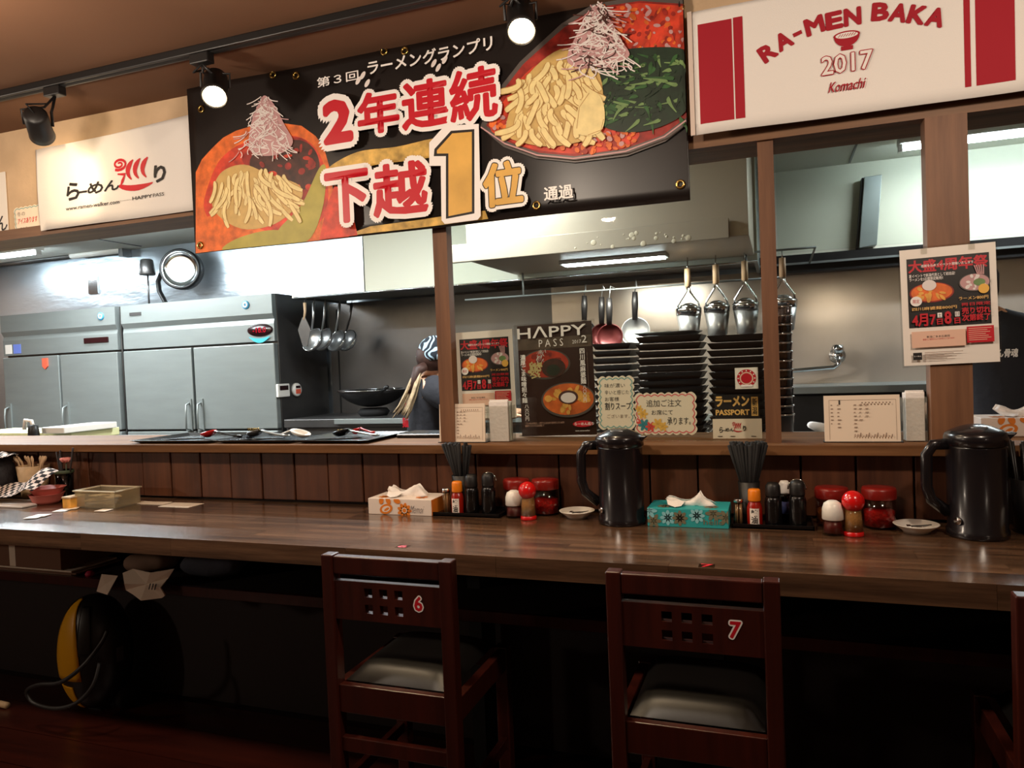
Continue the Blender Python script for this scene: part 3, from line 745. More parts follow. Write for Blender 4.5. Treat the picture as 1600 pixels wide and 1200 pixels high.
# cloth and cutting board
a = PZ(1275, 668, .93)
mb = MB(); random.seed(4)
mb.tube([PZ(1268, 664, .95), PZ(1280, 668, .95), PZ(1300, 672, .95)], [.016, .022, .02], 10, flat=.8)
o = mb.build('wiping_cloth', 'tissue_paper', None, origin=(a.x, a.y, .925)); tag(o, 'rolled white wiping cloth on the steel worktop', 'cloth')
# ================================================================== banners, posters, cards
plain('soup_red', (206, 62, 36), .5, var=.45, vscale=22)
plain('soup_orange', (226, 108, 40), .5, var=.35, vscale=30)
plain('soup_deep', (150, 38, 28), .5, var=.5, vscale=30)
plain('noodle', (236, 214, 150), .5, var=.1, vscale=40)
plain('noodle_shade', (206, 170, 100), .5, var=.1, vscale=40)
plain('noodle_edge', (176, 132, 70), .5)
plain('leek_white', (232, 222, 218), .5)
plain('leek_pink', (196, 150, 150), .5)
plain('herb_green', (44, 84, 40), .5, var=.4, vscale=30)
plain('herb_light', (110, 140, 84), .5, var=.2, vscale=30)
plain('herb_dark', (24, 44, 26), .5, var=.3, vscale=30)
plain('spinach_olive', (176, 164, 74), .5, var=.15, vscale=14)
plain('meat_brown', (70, 34, 24), .5, var=.5, vscale=30)
plain('bowl_black', (30, 26, 26), .4)
plain('bowl_rim', (92, 84, 80), .4)
plain('tofu', (228, 166, 74), .5, var=.25, vscale=30)
plain('banner_black', (26, 20, 18), .36, var=.2, vscale=4)
plain('steam_gold', (206, 166, 84), .5, var=.5, vscale=24)
plain('cord_green', (120, 150, 90), .6)
plain('poster_brown', (52, 22, 16), .4)
plain('poster_grey', (110, 92, 80), .4, var=.4, vscale=14)
plain('pale_pink', (234, 190, 166), .6)
plain('faint_ink', (150, 128, 112), .6)
plain('ink', (30, 24, 26), .6)
plain('card_cream', (246, 230, 206), .6)
plain('teal_edge', (126, 176, 170), .6)
plain('pink_edge', (228, 104, 108), .6)
plain('flower_yellow', (240, 186, 84), .6)
plain('flower_teal', (52, 136, 146), .6)
plain('flower_red', (226, 74, 62), .6)
plain('gold_text', (240, 190, 110), .5)
plain('brass', (196, 164, 96), .25, 1.)

def base_rect(w_, h_, mat, t=.0012, x0=0., y0=0.):
    mb = MB(); mb.box(x0, x0 + w_, y0, y0 + h_, -t, 0, mat); return mb
def base_poly(pts, mat, t=.0012):
    n = len(pts); mb = MB()
    mb.add([(x, y, 0) for x, y in pts] + [(x, y, -t) for x, y in pts], [tuple(range(n)), tuple(range(n, 2 * n))[::-1]] + [(i, (i + 1) % n, n + (i + 1) % n, n + i) for i in range(n)], mat)
    return mb
def bezier(p0, p1, p2, n=8):
    return [((1 - t) ** 2 * p0[0] + 2 * (1 - t) * t * p1[0] + t * t * p2[0], (1 - t) ** 2 * p0[1] + 2 * (1 - t) * t * p1[1] + t * t * p2[1]) for t in [i / n for i in range(n + 1)]]

# ---------------------------------------------------------------- the ramen banner
YB_ = 2.118
o = PY(307, 397, YB_)
S = Sheet(facing(o.x, YB_, o.z)); px = S.px; S.separate = True; S.STEP = .000025
W = px(1078, 300)[0]; H = px(700, 50)[1]
def P(*a): return [px(u, v) for u, v in a]
def E_(u, v, ru, rv, mat, **kw):   # ellipse given in photo pixels
    S.poly(P(*[(u + ru * cos(i * 2 * pi / 48), v + rv * sin(i * 2 * pi / 48)) for i in range(48)]), mat, **kw)
def clipP(pts): return [(min(max(x, .002), W - .002), min(max(y, .002), H - .002)) for x, y in pts]
def smooth(pts, k=5):
    n = len(pts); out = []
    for i in range(n):
        p0, p1, p2, p3 = pts[i - 1], pts[i], pts[(i + 1) % n], pts[(i + 2) % n]
        for j in range(k):
            t = j / k; out.append(tuple(.5 * (2 * p1[c] + (p2[c] - p0[c]) * t + (2 * p0[c] - 5 * p1[c] + 4 * p2[c] - p3[c]) * t * t + (3 * p1[c] - p0[c] - 3 * p2[c] + p3[c]) * t ** 3) for c in (0, 1)))
    return out
def polyc(pts, mat, **kw): S.poly(clipP(P(*(smooth(pts) if len(pts) < 20 else pts))), mat, 'picture', **kw)
def strand(pts, w_, mat, edge):
    ribc(pts, [x * 1.3 for x in w_], edge); ribc(pts, w_, mat)
def ellc(u, v, ru, rv, mat, rot=0., **kw):
    polyc([(u + ru * cos(a) * cos(rot) - rv * sin(a) * sin(rot), v + ru * cos(a) * sin(rot) + rv * sin(a) * cos(rot)) for a in [i * 2 * pi / 48 for i in range(48)]], mat, **kw)
def ribc(pts, w_, mat, **kw):
    S.rib(clipP(P(*pts)), w_, mat, 'picture', **kw)
PXM = (px(800, 300)[0] - px(700, 300)[0]) / 100          # metres per photo pixel on the banner
random.seed(21)
# left bowl
S.poly([(.002, .002)] + clipP(P((308, 270), (318, 250), (335, 232), (352, 216), (372, 205), (400, 196), (440, 192), (470, 196), (492, 212), (505, 230), (514, 262), (520, 300), (530, 340), (545, 371))), 'soup_orange', 'picture')
polyc([(322, 330), (332, 280), (352, 245), (390, 222), (460, 212), (498, 240), (512, 300), (500, 345), (440, 365), (360, 362)], 'soup_red')
polyc([(380, 250), (420, 225), (470, 215), (497, 250), (506, 300), (480, 318), (430, 300)], 'soup_deep')
S.poly(clipP(P((309, 393), (309, 345), (340, 335), (372, 345), (420, 362), (470, 356), (500, 377), (400, 390))), 'soup_orange', 'picture')
ellc(462, 258, 36, 40, 'meat_brown'); ellc(420, 255, 28, 22, 'meat_brown')
for k in range(30): ellc(random.uniform(410, 490), random.uniform(225, 295), random.uniform(3, 8), random.uniform(2, 6), random.choice(('soup_deep', 'meat_brown', 'soup_red')), random.uniform(0, 3))
polyc([(428, 386), (436, 358), (470, 320), (498, 262), (509, 266), (502, 330), (478, 378)], 'spinach_olive')
polyc([(352, 392), (372, 374), (420, 360), (455, 364), (470, 380), (420, 388)], 'spinach_olive')
polyc([(338, 330), (338, 292), (352, 268), (384, 258), (420, 272), (468, 290), (466, 318), (430, 350), (380, 358)], 'noodle_shade')
for k in range(64):
    q = random.random(); u = 342 + 118 * q + random.uniform(-6, 6); v = random.uniform(262, 322) - 20 * sin(pi * q) + 14
    L = random.uniform(26, 52); a = 2.0 - 1.3 * q + random.uniform(-.35, .35)
    e = (u + L * cos(a), v + L * sin(a) * .85)
    if e[1] > 362 or e[0] > 476 or e[0] < 330: continue
    strand(bezier((u, v), (u + random.uniform(-14, 14), v + L * .35), e), [.006] + [.0135] * 7 + [.009], 'noodle', 'noodle_edge')
polyc([(392, 232), (396, 190), (408, 160), (416, 150), (430, 165), (445, 195), (458, 222), (440, 240), (410, 244)], 'leek_pink')
for k in range(150):
    v = random.uniform(152, 240); sp_ = 5 + (v - 150) * .42; u = 416 + random.uniform(-1, 1) * sp_; L = random.uniform(14, 34); a = random.uniform(.5, 2.6)
    ribc(bezier((u, v), (u + random.uniform(-14, 14), v + L * .3), (u + L * cos(a) * .8, v + L * sin(a) * .6)), .0030, random.choice(('leek_white', 'leek_white', 'leek_white', 'leek_pink')))
# golden steam between the words
polyc([(515, 262), (560, 238), (620, 230), (690, 216), (700, 240), (650, 250), (590, 258), (530, 270)], 'steam_gold')
S.poly(clipP(P((540, 368), (580, 354), (640, 346), (700, 337), (760, 330), (765, 343), (640, 358), (560, 367))), 'steam_gold', 'picture')
S.poly(clipP(P((500, 376), (512, 320), (524, 290), (545, 300), (560, 368), (530, 372))), 'soup_red', 'picture')
# right bowl
bowl = [(752, 200), (775, 150), (815, 100), (880, 40), (930, 8), (1000, -4), (1070, 0), (1077, 60), (1077, 120), (1077, 195), (1040, 222), (980, 245), (900, 256), (840, 250), (790, 232)]
S.poly(clipP(P(*bowl)), 'bowl_rim', 'picture')
S.poly(clipP(P(*[(762, 198), (782, 152), (820, 104), (884, 46), (932, 14), (1000, 3), (1074, 6), (1075, 120), (1074, 184), (1036, 212), (976, 234), (900, 246), (845, 241), (797, 224)])), 'soup_deep', 'picture')
polyc([(768, 202), (790, 160), (850, 100), (940, 110), (1000, 212), (930, 240), (850, 238), (800, 222)], 'soup_red')
S.poly(clipP(P((925, 24), (960, 12), (1000, 6), (1070, 10), (1072, 80), (1040, 92), (1000, 88), (950, 70))), 'soup_red', 'picture')
for k in range(120):
    u = random.uniform(945, 1070); v = random.uniform(12, 86); ellc(u, v, random.uniform(2, 7), random.uniform(1.5, 4), random.choice(('soup_orange', 'soup_red', 'soup_deep', 'leek_pink')), random.uniform(0, 3))
for k in range(110):
    q = random.random(); u = 768 + 230 * q; v = 200 + 40 * sin(pi * q * .8) - random.uniform(0, 26)
    ellc(u, v, random.uniform(2, 6), random.uniform(2, 5), random.choice(('soup_orange', 'leek_pink', 'soup_red', 'soup_orange')), random.uniform(0, 3))
polyc([(905, 115), (960, 84), (1030, 76), (1074, 84), (1074, 130), (1072, 176), (1020, 204), (960, 206), (915, 175)], 'herb_dark')
for k in range(150):
    u = random.uniform(930, 1068); v = random.uniform(88, 190); L = random.uniform(14, 40); a = random.uniform(1.0, 3.8)
    ribc(bezier((u, v), (u + random.uniform(-12, 12), v + random.uniform(-4, 8)), (u + L * cos(a), min(212, v + L * sin(a) * .7))), [.002, .006, .010, .011, .010, .008, .006, .004, .002], random.choice(('herb_green', 'herb_green', 'herb_light', 'herb_dark', 'herb_dark')))
polyc([(795, 210), (808, 160), (840, 110), (890, 80), (935, 110), (945, 170), (930, 215), (870, 232), (820, 226)], 'noodle_shade')
for k in range(100):
    q = random.random(); r = random.random(); u = 812 + 118 * q; v = 92 + 108 * r + 14 * (1 - q); L = random.uniform(26, 58); a = 1.9 - .9 * q + random.uniform(-.6, .6)
    if u < 850 and v < 128 - (u - 812) * .6: continue
    e = (u + L * cos(a), v + L * sin(a) * .75)
    if e[1] > 238 or e[0] > 955: continue
    strand(bezier((u, v), (u + random.uniform(-18, 18), v + L * .35), e), [.007] + [.0155] * 7 + [.010], 'noodle', 'noodle_edge')
polyc([(903, 208), (908, 170), (924, 147), (942, 156), (948, 185), (942, 208), (922, 216)], 'noodle'); ribc([(905, 205), (909, 172), (924, 150)], .002, 'noodle_edge'); ribc([(946, 190), (942, 207), (922, 215)], .002, 'noodle_edge')
polyc([(890, 100), (905, 60), (925, 25), (940, 12), (958, 40), (975, 70), (985, 92), (950, 106), (915, 112)], 'leek_pink')
for k in range(190):
    v = random.uniform(8, 108); sp_ = 6 + v * .42; u = 938 + random.uniform(-1, 1) * sp_; L = random.uniform(18, 50); a = random.uniform(.4, 2.8)
    ribc(bezier((u, v), (u + random.uniform(-24, 24), v + L * .3), (u + L * cos(a), v + L * sin(a) * .6)), .0032, random.choice(('leek_white', 'leek_white', 'leek_white', 'leek_pink', 'meat_brown')))
ribc([(1075, 192), (1040, 217), (980, 240), (900, 252), (845, 247), (795, 229), (757, 203)], .004, 'leek_pink')
# leaves beside the heading
for u, v in ((573, 122), (580, 134), (566, 130), (683, 103), (690, 110), (700, 98)): ellc(u, v, 3, 7, 'leek_white', .5)
def T(s, bl, tr, mat, off=0., outline=None, **kw):
    a = px(*bl); b = px(*tr); S.text(s, a[0], a[1], b[0], b[1], mat, off, outline=outline, **kw)
wo = [('print_white', .085)]
T('第３回', (502, 141), (566, 113), 'print_white', .012)
T('ラーメングランプリ', (581, 122), (775, 61), 'print_white', .022)
S.layer += 10
T('2', (512, 231), (556, 154), 'print_red', .05, [('print_white', .10)])
T('年', (566, 217), (628, 140), 'print_red', .036, wo)
T('連', (634, 209), (706, 121), 'print_red', .03, wo)
T('続', (709, 199), (782, 104), 'print_red', .03, wo)
T('下', (516, 354), (581, 264), 'print_red', .035, wo)
T('越', (590, 344), (672, 250), 'print_red', .03, wo)
S.calls += 1
one = [(687, 239), (712, 212), (743, 210), (743, 333), (706, 340), (706, 240), (688, 245)]
def grow(pts, k, c=(722, 275)): return [(u + k * (1 if u > c[0] else -1), v + k * (1 if v > c[1] else -1)) for u, v in pts]
one_w = [(676, 262), (676, 226), (700, 200), (754, 198), (757, 340), (752, 346), (700, 352), (695, 346), (694, 262)]
S.poly(P(*one_w), 'print_white', 'lettering')
S.poly(P((683, 247), (684, 236), (710, 208), (747, 206), (747, 336), (702, 344), (702, 247)), 'print_black', 'lettering')
S.poly(P((688, 243), (688, 238), (712, 212), (743, 210), (743, 333), (706, 340), (706, 243)), 'print_gold', 'lettering')
T('位', (762, 329), (822, 252), 'print_gold', .035, [('print_white', .10), ('print_black', .022)])
T('通過', (856, 318), (900, 291), 'print_white', .022)
def bw(x, y): return .006 * sin(x * 5.2 + 1) + .003 * sin(x * 11)
ban = S.finish('ramen_banner', 'long black banner printed with two bowls of red ramen and big red Japanese letters', 'banner', base_rect(W, H, 'banner_black'), bw)
for u, v in ((316, 384), (462, 118), (427, 117), (632, 79), (840, 322), (1063, 288), (1062, 12), (600, 80), (318, 172)):
    x, y = px(u, v)
    MB().lathe([(.006, .004), (.009, .007), (.013, .006), (.014, .002), (.006, .002)], n=18, M=S.M @ Matrix.Translation((x, y, bw(x, y)))).build('eyelet', 'brass', ban)
zc = 2.23
for u, v in ((318, 172), (600, 80), (1062, 12)):
    x, y = px(u, v); q = S.M @ Vector((x, y, 0)); MB().tube([q + Vector((0, -.008, 0)), q + Vector((0, 0, .03)), (q.x, q.y + .005, zc)], .0018, 6).build('tie_cord', 'black_matt', ban)

# ---------------------------------------------------------------- small white banner
def swirl_logo(S, f, red='print_red', black='print_black', fine=True):
    """the brush lettering with a red swirl; f maps 0..1 logo coordinates to the sheet"""
    def g(*a): return [f(x, y) for x, y in a]
    k = f(1, 0)[0] - f(0, 0)[0]
    def tx(s, x0, y0, x1, y1, m, off=0., **kw):
        a, b = f(x0, y0), f(x1, y1); S.text(s, a[0], a[1], b[0], b[1], m, off, **kw)
    tx('ら', .0, .03, .14, .52, black, .03, shear=.05); tx('ー', .13, .19, .22, .25, black, .04)
    tx('め', .22, .12, .38, .44, black, .03, shear=.1); tx('ん', .39, .14, .54, .42, black, .03, shear=.1)
    sp = [(.55 + .075 * (1 - t * .82) * cos(-2.2 + t * 11) * 1.0, .80 + .155 * (1 - t * .82) * sin(-2.2 + t * 11)) for t in [i / 26 for i in range(27)]]
    S.rib(g(*sp), [k * .022 * (1 - .4 * i / 26) for i in range(27)], red, 'logo')
    for x in (.645, .715, .79):
        S.rib(g(*bezier((x + .045, .86), (x - .06, .60), (x + .02, .36))), [k * w_ for w_ in (.01, .03, .042, .045, .042, .036, .03, .02, .01)], red, 'logo')
    S.rib(g((.53, .55), (.60, .52), (.575, .35), (.56, .26)), [k * w_ for w_ in (.012, .03, .026, .012)], red, 'logo')
    S.rib(g(*bezier((.54, .24), (.68, .04), (.87, .20))), [k * w_ for w_ in (.02, .035, .04, .044, .046, .044, .036, .024, .008)], red, 'logo')
    tx('り', .88, .17, 1.0, .62, black, .035, shear=.05)
YT = 2.132
o = PY(64, 361, YT); S = Sheet(facing(o.x, YT, o.z)); px = S.px; S.separate = True
W = px(307, 328)[0]; H = px(304, 178)[1]; H0 = px(60, 233)[1]
l0, l1 = px(106, 317), px(256, 232)
swirl_logo(S, lambda x, y: (l0[0] + (l1[0] - l0[0]) * x, l0[1] + (l1[1] - l0[1]) * y))
def T(s, bl, tr, mat, off=0., outline=None, **kw):
    a = px(*bl); b = px(*tr); S.text(s, a[0], a[1], b[0], b[1], mat, off, outline=outline, **kw)
T('www.ramen-walker.com', (106, 330), (187, 312), 'print_black', .01)
T('Powered by', (188, 315), (206, 311), 'print_black', .0)
T('HAPPY', (207, 313), (237, 303), 'print_black', .015)
T('PASS', (239, 308), (256, 300), 'print_black', .0)
def tw(x, y): return .004 * sin(x * 9) * (1 - y / H) + .006 * math.exp(-((x - .06) / .03) ** 2) + .003 * sin(x * 4 + y * 14)
mb = MB(); mb.add([(0, 0, 0), (W, 0, 0), (W - .006, H, 0), (.5 * W, (H + H0) / 2 - .006, 0), (-.008, H0, 0), (0, 0, -.0012), (W, 0, -.0012), (W - .006, H, -.0012), (.5 * W, (H + H0) / 2 - .006, -.0012), (-.008, H0, -.0012)],
   [(0, 1, 2, 3, 4), (9, 8, 7, 6, 5), (0, 5, 6, 1), (1, 6, 7, 2), (2, 7, 8, 3), (3, 8, 9, 4), (4, 9, 5, 0)], 'white_cloth')
S.finish('cloth_banner', 'white cloth banner with black brush lettering and a red swirl', 'banner', mb, tw)

# ---------------------------------------------------------------- red and white towel banner
YT = 2.092
o = PY(1080, 213, YT); S = Sheet(facing(o.x, YT, o.z)); px = S.px; S.separate = True
H = px(1070, 22)[1]; W = .98
plain('towel_hem', (206, 188, 176), .85)
def rc(u0, u1, bl, tr):
    S.calls += 1; a = px(*bl); b = px(*tr); S.rect(a[0], a[1], b[0], b[1], 'crimson', 'stripe')
rc(0, 0, (1095, 195), (1143, 30)); rc(0, 0, (1150, 187), (1160, 26))
x0 = px(1508, 118)[0]; x1 = px(1518, 118)[0]; yb = px(1095, 195)[1]; yt = px(1143, 30)[1]
S.calls += 1; S.rect(x0, yb, x1, yt, 'crimson', 'stripe'); S.calls += 1; S.rect(px(1526, 117)[0], yb, px(1587, 108)[0], yt, 'crimson', 'stripe')
# heading letters laid along an arc
lets = [('R', (1198, 82)), ('A', (1223, 64)), ('-', (1246, 53)), ('M', (1272, 40)), ('E', (1303, 32)), ('N', (1332, 26)), ('B', (1376, 18)), ('A', (1405, 20)), ('K', (1434, 23)), ('A', (1463, 27))]
cs = [px(*c) for _, c in lets]
for i, (ch, _) in enumerate(lets):
    a = cs[max(0, i - 1)]; b = cs[min(len(cs) - 1, i + 1)]; rot = math.atan2(b[1] - a[1], b[0] - a[0])
    hh = .046 if ch != '-' else .010; ww = .047 if ch == 'M' else .041 if ch != '-' else .022
    x = cs[i][0] - ww / 2 * cos(rot) + hh / 2 * sin(rot); y = cs[i][1] - ww / 2 * sin(rot) - hh / 2 * cos(rot)
    S.text(ch, x, y, x + ww, y + hh, 'crimson', .05 if ch != '-' else .0, rot=rot)
c = px(1323, 61); r = .030
S.poly([(c[0] + r * cos(a) * (1 if sin(a) < -.0 else 1), c[1] + (.008 + r * .9 * sin(a) if sin(a) < 0 else .008)) for a in [pi + i * pi / 16 for i in range(17)]], 'crimson', 'logo')
S.rect(c[0] - .014, c[1] - .028, c[0] + .014, c[1] - .018, 'crimson', 'logo')
S.ell(c[0], c[1] + .009, r + .001, .011, 'crimson', 'logo'); S.ell(c[0], c[1] + .009, r - .004, .0075, 'white_cloth', 'logo')
for k in range(7): S.rib([(c[0] - .02 + k * .006, c[1] + .006), (c[0] - .014 + k * .006, c[1] + .013)], .0015, 'crimson', 'logo')
a, b = px(1284, 116), px(1363, 82)
a = px(1284, 119); b = (b[0], a[1] + .047)
S.text('2017', a[0], a[1], b[0], b[1], 'white_cloth', .012, outline=[('crimson', .036)])
a, b = px(1294, 146), px(1355, 122); S.text('Komachi', a[0], a[1], b[0] - .008, a[1] + .026, 'crimson', .012, shear=.25)
def tw2(x, y): return .004 * sin(x * 7 + 1) + .003 * sin(x * 15 + y * 8) * (1 - y / .36)
mb = base_rect(W, H, 'white_cloth')
S.rect(0, 0, .012, H, 'towel_hem', 'hem')
S.finish('towel_banner', 'white towel banner with crimson stripes and a curved heading', 'banner', mb, tw2)

# ---------------------------------------------------------------- event posters
def bowl_pic(S, cx, cy, rx, ry, soup, topping, rim='bowl_rim', n=14, seed=1):
    random.seed(seed)
    S.ell(cx, cy, rx, ry, rim); S.ell(cx, cy + ry * .03, rx * .93, ry * .9, soup)
    for k in range(n):
        a = random.uniform(0, 2 * pi); q = random.uniform(.3, .75); S.ell(cx + rx * q * cos(a), cy + ry * q * sin(a), rx * random.uniform(.08, .2), ry * random.uniform(.08, .2), topping, rot=a)
def event_poster(M, w_, h_, label, name='event_poster'):
    S = Sheet(M)
    X = lambda x: (x - 35) / 850 * w_
    Y = lambda y: (1085 - y) / 1050 * h_
    def tx(s, x0, y0, x1, y1, m, off=0., **kw): S.text(s, X(x0), Y(y1), X(x1), Y(y0), m, off, **kw)
    S.rect(X(95), Y(745), X(825), Y(120), 'print_black')
    tx('大盛4周年祭', 108, 135, 815, 250, 'print_red', .03)
    tx('感謝を込めてイベント開催いたします', 225, 180, 690, 205, 'print_white', .01)
    tx('夏イベントで新潟代表として初出店!\nラーメンを2日間限定販売!!', 112, 262, 525, 325, 'print_white', .012)
    bowl_pic(S, X(310), Y(435), w_ * .235, h_ * .085, 'soup_orange', 'tofu', 'soup_deep', 16, 3)
    S.ell(X(290), Y(370), w_ * .075, h_ * .045, 'leek_white')
    bowl_pic(S, X(690), Y(375), w_ * .16, h_ * .075, 'leek_pink', 'leek_white', 'bowl_rim', 10, 5)
    S.ell(X(730), Y(375), w_ * .06, h_ * .03, 'herb_light'); S.ell(X(765), Y(435), w_ * .055, h_ * .04, 'flower_yellow')
    for k in range(5): S.rib([(X(690 + k * 20), Y(225)), (X(720 + k * 12), Y(310))], w_ * .012, 'leek_pink')
    S.ell(X(165), Y(507), w_ * .062, h_ * .042, 'print_white'); tx('限定', 135, 490, 195, 525, 'print_red', .01)
    tx('四川麻婆麺800円', 125, 562, 525, 592, 'gold_text', .012); tx('ラーメン800円', 545, 495, 800, 525, 'gold_text', .012)
    tx('4月7', 120, 620, 335, 735, 'print_red', .035); tx('8', 410, 612, 475, 728, 'print_red', .035)
    for x, c in ((350, '土'), (505, '日')):
        S.rect(X(x), Y(665), X(x + 40), Y(622), 'print_white'); tx(c, x + 6, 627, x + 34, 660, 'print_black', .01)
        tx('日', x - 8, 675, x + 44, 728, 'print_red', .03)
    tx('両日限定', 565, 548, 815, 578, 'print_red', .02); tx('売り切れ\n次第終了', 565, 590, 815, 712, 'print_red', .03)
    S.rect(X(110), Y(925), X(590), Y(780), 'pale_pink')
    tx('新潟ごあま応援団', 245, 822, 450, 842, 'print_black', .01); tx('皆様のご来店を心よりお待ちしております', 210, 846, 490, 862, 'print_red', .0)
    S.rect(X(600), Y(905), X(835), Y(762), 'print_red')
    for k in range(7): S.rect(X(615), Y(782 + k * 17), X(815 - (k * 37) % 60), Y(777 + k * 17), 'pale_pink')
    S.rect(X(115), Y(1035), X(195), Y(970), 'print_black'); tx('らーめん', 122, 995, 188, 1008, 'print_white', .01)
    for k in range(5): S.rect(X(220), Y(975 + k * 14), X(560 - (k * 83) % 190), Y(970 + k * 14), 'faint_ink')
    return S.finish(name, label, 'poster', base_rect(w_, h_, 'white_paper', .0008))
a = PY(1413, 572, 2.132); b = PY(1557, 380, 2.132); tl = PY(1406, 388, 2.132)
roll = radians(1.0)
pst = event_poster(facing(a.x, 2.132, a.z, 0, 0, roll), .212, .296, 'red and black event poster taped to the broad wooden post')
S = Sheet(facing(a.x, 2.132, a.z, 0, 0, roll))
for x in (.055, .16):
    m = MB().box(x - .007, x + .007, .282, .302, .0022, .0034); m.v = [tuple(S.M @ Vector(p)) for p in m.v]; m.build('tape', 'clear_acrylic', pst)
m = MB().box(-.004, .216, -.005, .301, -.002, -.0012); m.v = [tuple(S.M @ Vector(p)) for p in m.v]; m.build('laminate', 'clear_acrylic', pst)
YS = 2.33
a = PY(716, 640, YS); b = PY(803, 517, YS); c = PY(708, 520, YS)
w_ = PY(800, 600, YS).x - PY(711, 600, YS).x
event_poster(facing(PY(716, 600, YS).x, YS, PY(716, 520, YS).z - w_ * 1.42, .0, 0, radians(.8)), w_, w_ * 1.42, 'red and black event poster standing behind the order slips')

# ---------------------------------------------------------------- the flyer
YF = 2.335
o = PY(816, 680, YF)
S = Sheet(facing(o.x, YF, .969, radians(2), 0, radians(1.2)))
w_ = PY(928, 600, YF).x - PY(811, 600, YF).x; h_ = PY(870, 506, YF).z - .969
X = lambda x: (x - 50) / 740 * w_
Y = lambda y: (1128 - y) / 1090 * h_
def tx(s, x0, y0, x1, y1, m, off=0., **kw): S.text(s, X(x0), Y(y1), X(x1), Y(y0), m, off, **kw)
S.rect(X(52), Y(280), X(780), Y(170), 'poster_grey')
bowl_pic(S, X(315), Y(430), w_ * .34, h_ * .135, 'soup_red', 'soup_deep', 'bowl_rim', 12, 8)
S.ell(X(400), Y(470), w_ * .16, h_ * .085, 'meat_brown'); S.ell(X(395), Y(490), w_ * .09, h_ * .05, 'herb_dark')
random.seed(9)
for k in range(26):
    u, v = random.uniform(165, 300), random.uniform(400, 520); S.rib([(X(u), Y(v)), (X(u + random.uniform(-30, 30)), Y(v + 25)), (X(u + random.uniform(-30, 30)), Y(v + 40))], w_ * .02, 'noodle')
for k in range(30):
    u, v = random.gauss(290, 22), random.uniform(285, 380); S.rib([(X(u), Y(v)), (X(u + random.uniform(-26, 26)), Y(v + 30))], w_ * .009, random.choice(('leek_white', 'leek_pink')))
bowl_pic(S, X(535), Y(785), w_ * .36, h_ * .155, 'soup_orange', 'tofu', 'bowl_rim', 24, 12)
S.ell(X(540), Y(760), w_ * .13, h_ * .06, 'meat_brown'); S.ell(X(540), Y(765), w_ * .1, h_ * .045, 'leek_white')
tx('HΛPPY', 60, 60, 740, 170, 'print_white', .012); tx('P A S S', 275, 190, 515, 262, 'print_white', -.005)
tx('2', 695, 175, 745, 245, 'print_white', .0); tx('2017', 605, 215, 690, 248, 'print_white', -.005)
tx('四\n川\n風\n麻\n婆\n麺', 668, 300, 722, 640, 'print_white', .02, line=.95); tx('八\n〇\n〇\n円', 685, 655, 720, 815, 'print_white', .01, line=.95)
tx('濃\n厚\nご\nま\n味\n噌\n担\n々\n麺', 80, 325, 135, 800, 'print_white', .02, line=.95); tx('八\n六\n〇\n円', 103, 815, 145, 975, 'print_white', .01, line=.95)
tx('自家製ラー油と花椒の利いた本格麻婆', 738, 300, 745, 690, 'faint_ink', 0)
tx('「らーめんの旨さ」一杯ずつ心を込めてお作りしています!\n新潟ラーメンパスは店頭にて', 100, 990, 490, 1035, 'pale_pink', 0)
S.ell(X(670), Y(1020), w_ * .13, h_ * .028, 'print_red'); tx('らーめん巡り', 590, 1005, 775, 1035, 'print_white', .02); tx('www.ramen-walker', 595, 1078, 735, 1092, 'print_white', .01)
fl_ = S.finish('ramen_flyer', 'dark brown magazine flyer with two ramen bowls standing on the ledge', 'flyer', base_rect(w_, h_, 'poster_brown', .002))
m = MB().box(-.008, w_ + .012, 0, h_ + .004, .009, .0105); m.box(-.008, w_ + .012, .001, .003, -.02, .009)
m.v = [tuple(S.M @ Vector(p)) for p in m.v]; m.build('acrylic_stand', 'clear_acrylic', fl_)

# ---------------------------------------------------------------- handwritten cards
def scallop(w_, h_, nx, ny, d):
    pts = []
    def side(ax, ay, bx_, by, n, ox, oy):
        for i in range(n):
            for j in range(5):
                t = (i + j / 5) / n; q = d * abs(sin(pi * j / 5)); pts.append((ax + (bx_ - ax) * t + ox * q, ay + (by - ay) * t + oy * q))
    r = d
    side(r, r, w_ - r, r, nx, 0, -1); side(w_ - r, r, w_ - r, h_ - r, ny, 1, 0); side(w_ - r, h_ - r, r, h_ - r, nx, 0, 1); side(r, h_ - r, r, r, ny, -1, 0)
    return pts
def inset(pts, w_, h_, k): return [(w_ / 2 + (x - w_ / 2) * (1 - k / w_), h_ / 2 + (y - h_ / 2) * (1 - k / h_)) for x, y in pts]
def flower(S, x, y, r, mat, n=6):
    for k in range(n): S.ell(x + r * .55 * cos(2 * pi * k / n), y + r * .55 * sin(2 * pi * k / n), r * .5, r * .26, mat, rot=2 * pi * k / n, n=12, layer=S.layer)
    S.layer += 1
YC = 2.30
def card(u0, v1, u1, v0, edge, nx, ny, y, roll=0.):
    a = PY(u0, v1, y); b = PY(u1, v0, y); w_ = PY(u1, v1, y).x - a.x; h_ = PY(u0, v0, y).z - a.z
    S = Sheet(facing(a.x, y, max(.970, a.z), radians(3), 0, roll)); pts = scallop(w_, h_, nx, ny, .006)
    S.rib(inset(pts, w_, h_, .014), .0035, edge, closed=True)
    return S, w_, h_, base_poly(pts, 'card_cream', .0016)
S, w_, h_, mb = card(935, 672, 993, 588, 'teal_edge', 5, 8, YC)
for k, (s, x0, x1) in enumerate((('味が濃い', .2, .75), ('辛いと感じた', .2, .85), ('お客様', .2, .58))): S.text(s, w_ * x0, h_ * (.78 - k * .125), w_ * x1, h_ * (.86 - k * .125), 'ink', -.004)
S.text('割りスープ', w_ * .2, h_ * .37, w_ * .9, h_ * .51, 'ink', .01); S.text('ございます。', w_ * .25, h_ * .22, w_ * .86, h_ * .29, 'faint_ink', 0)
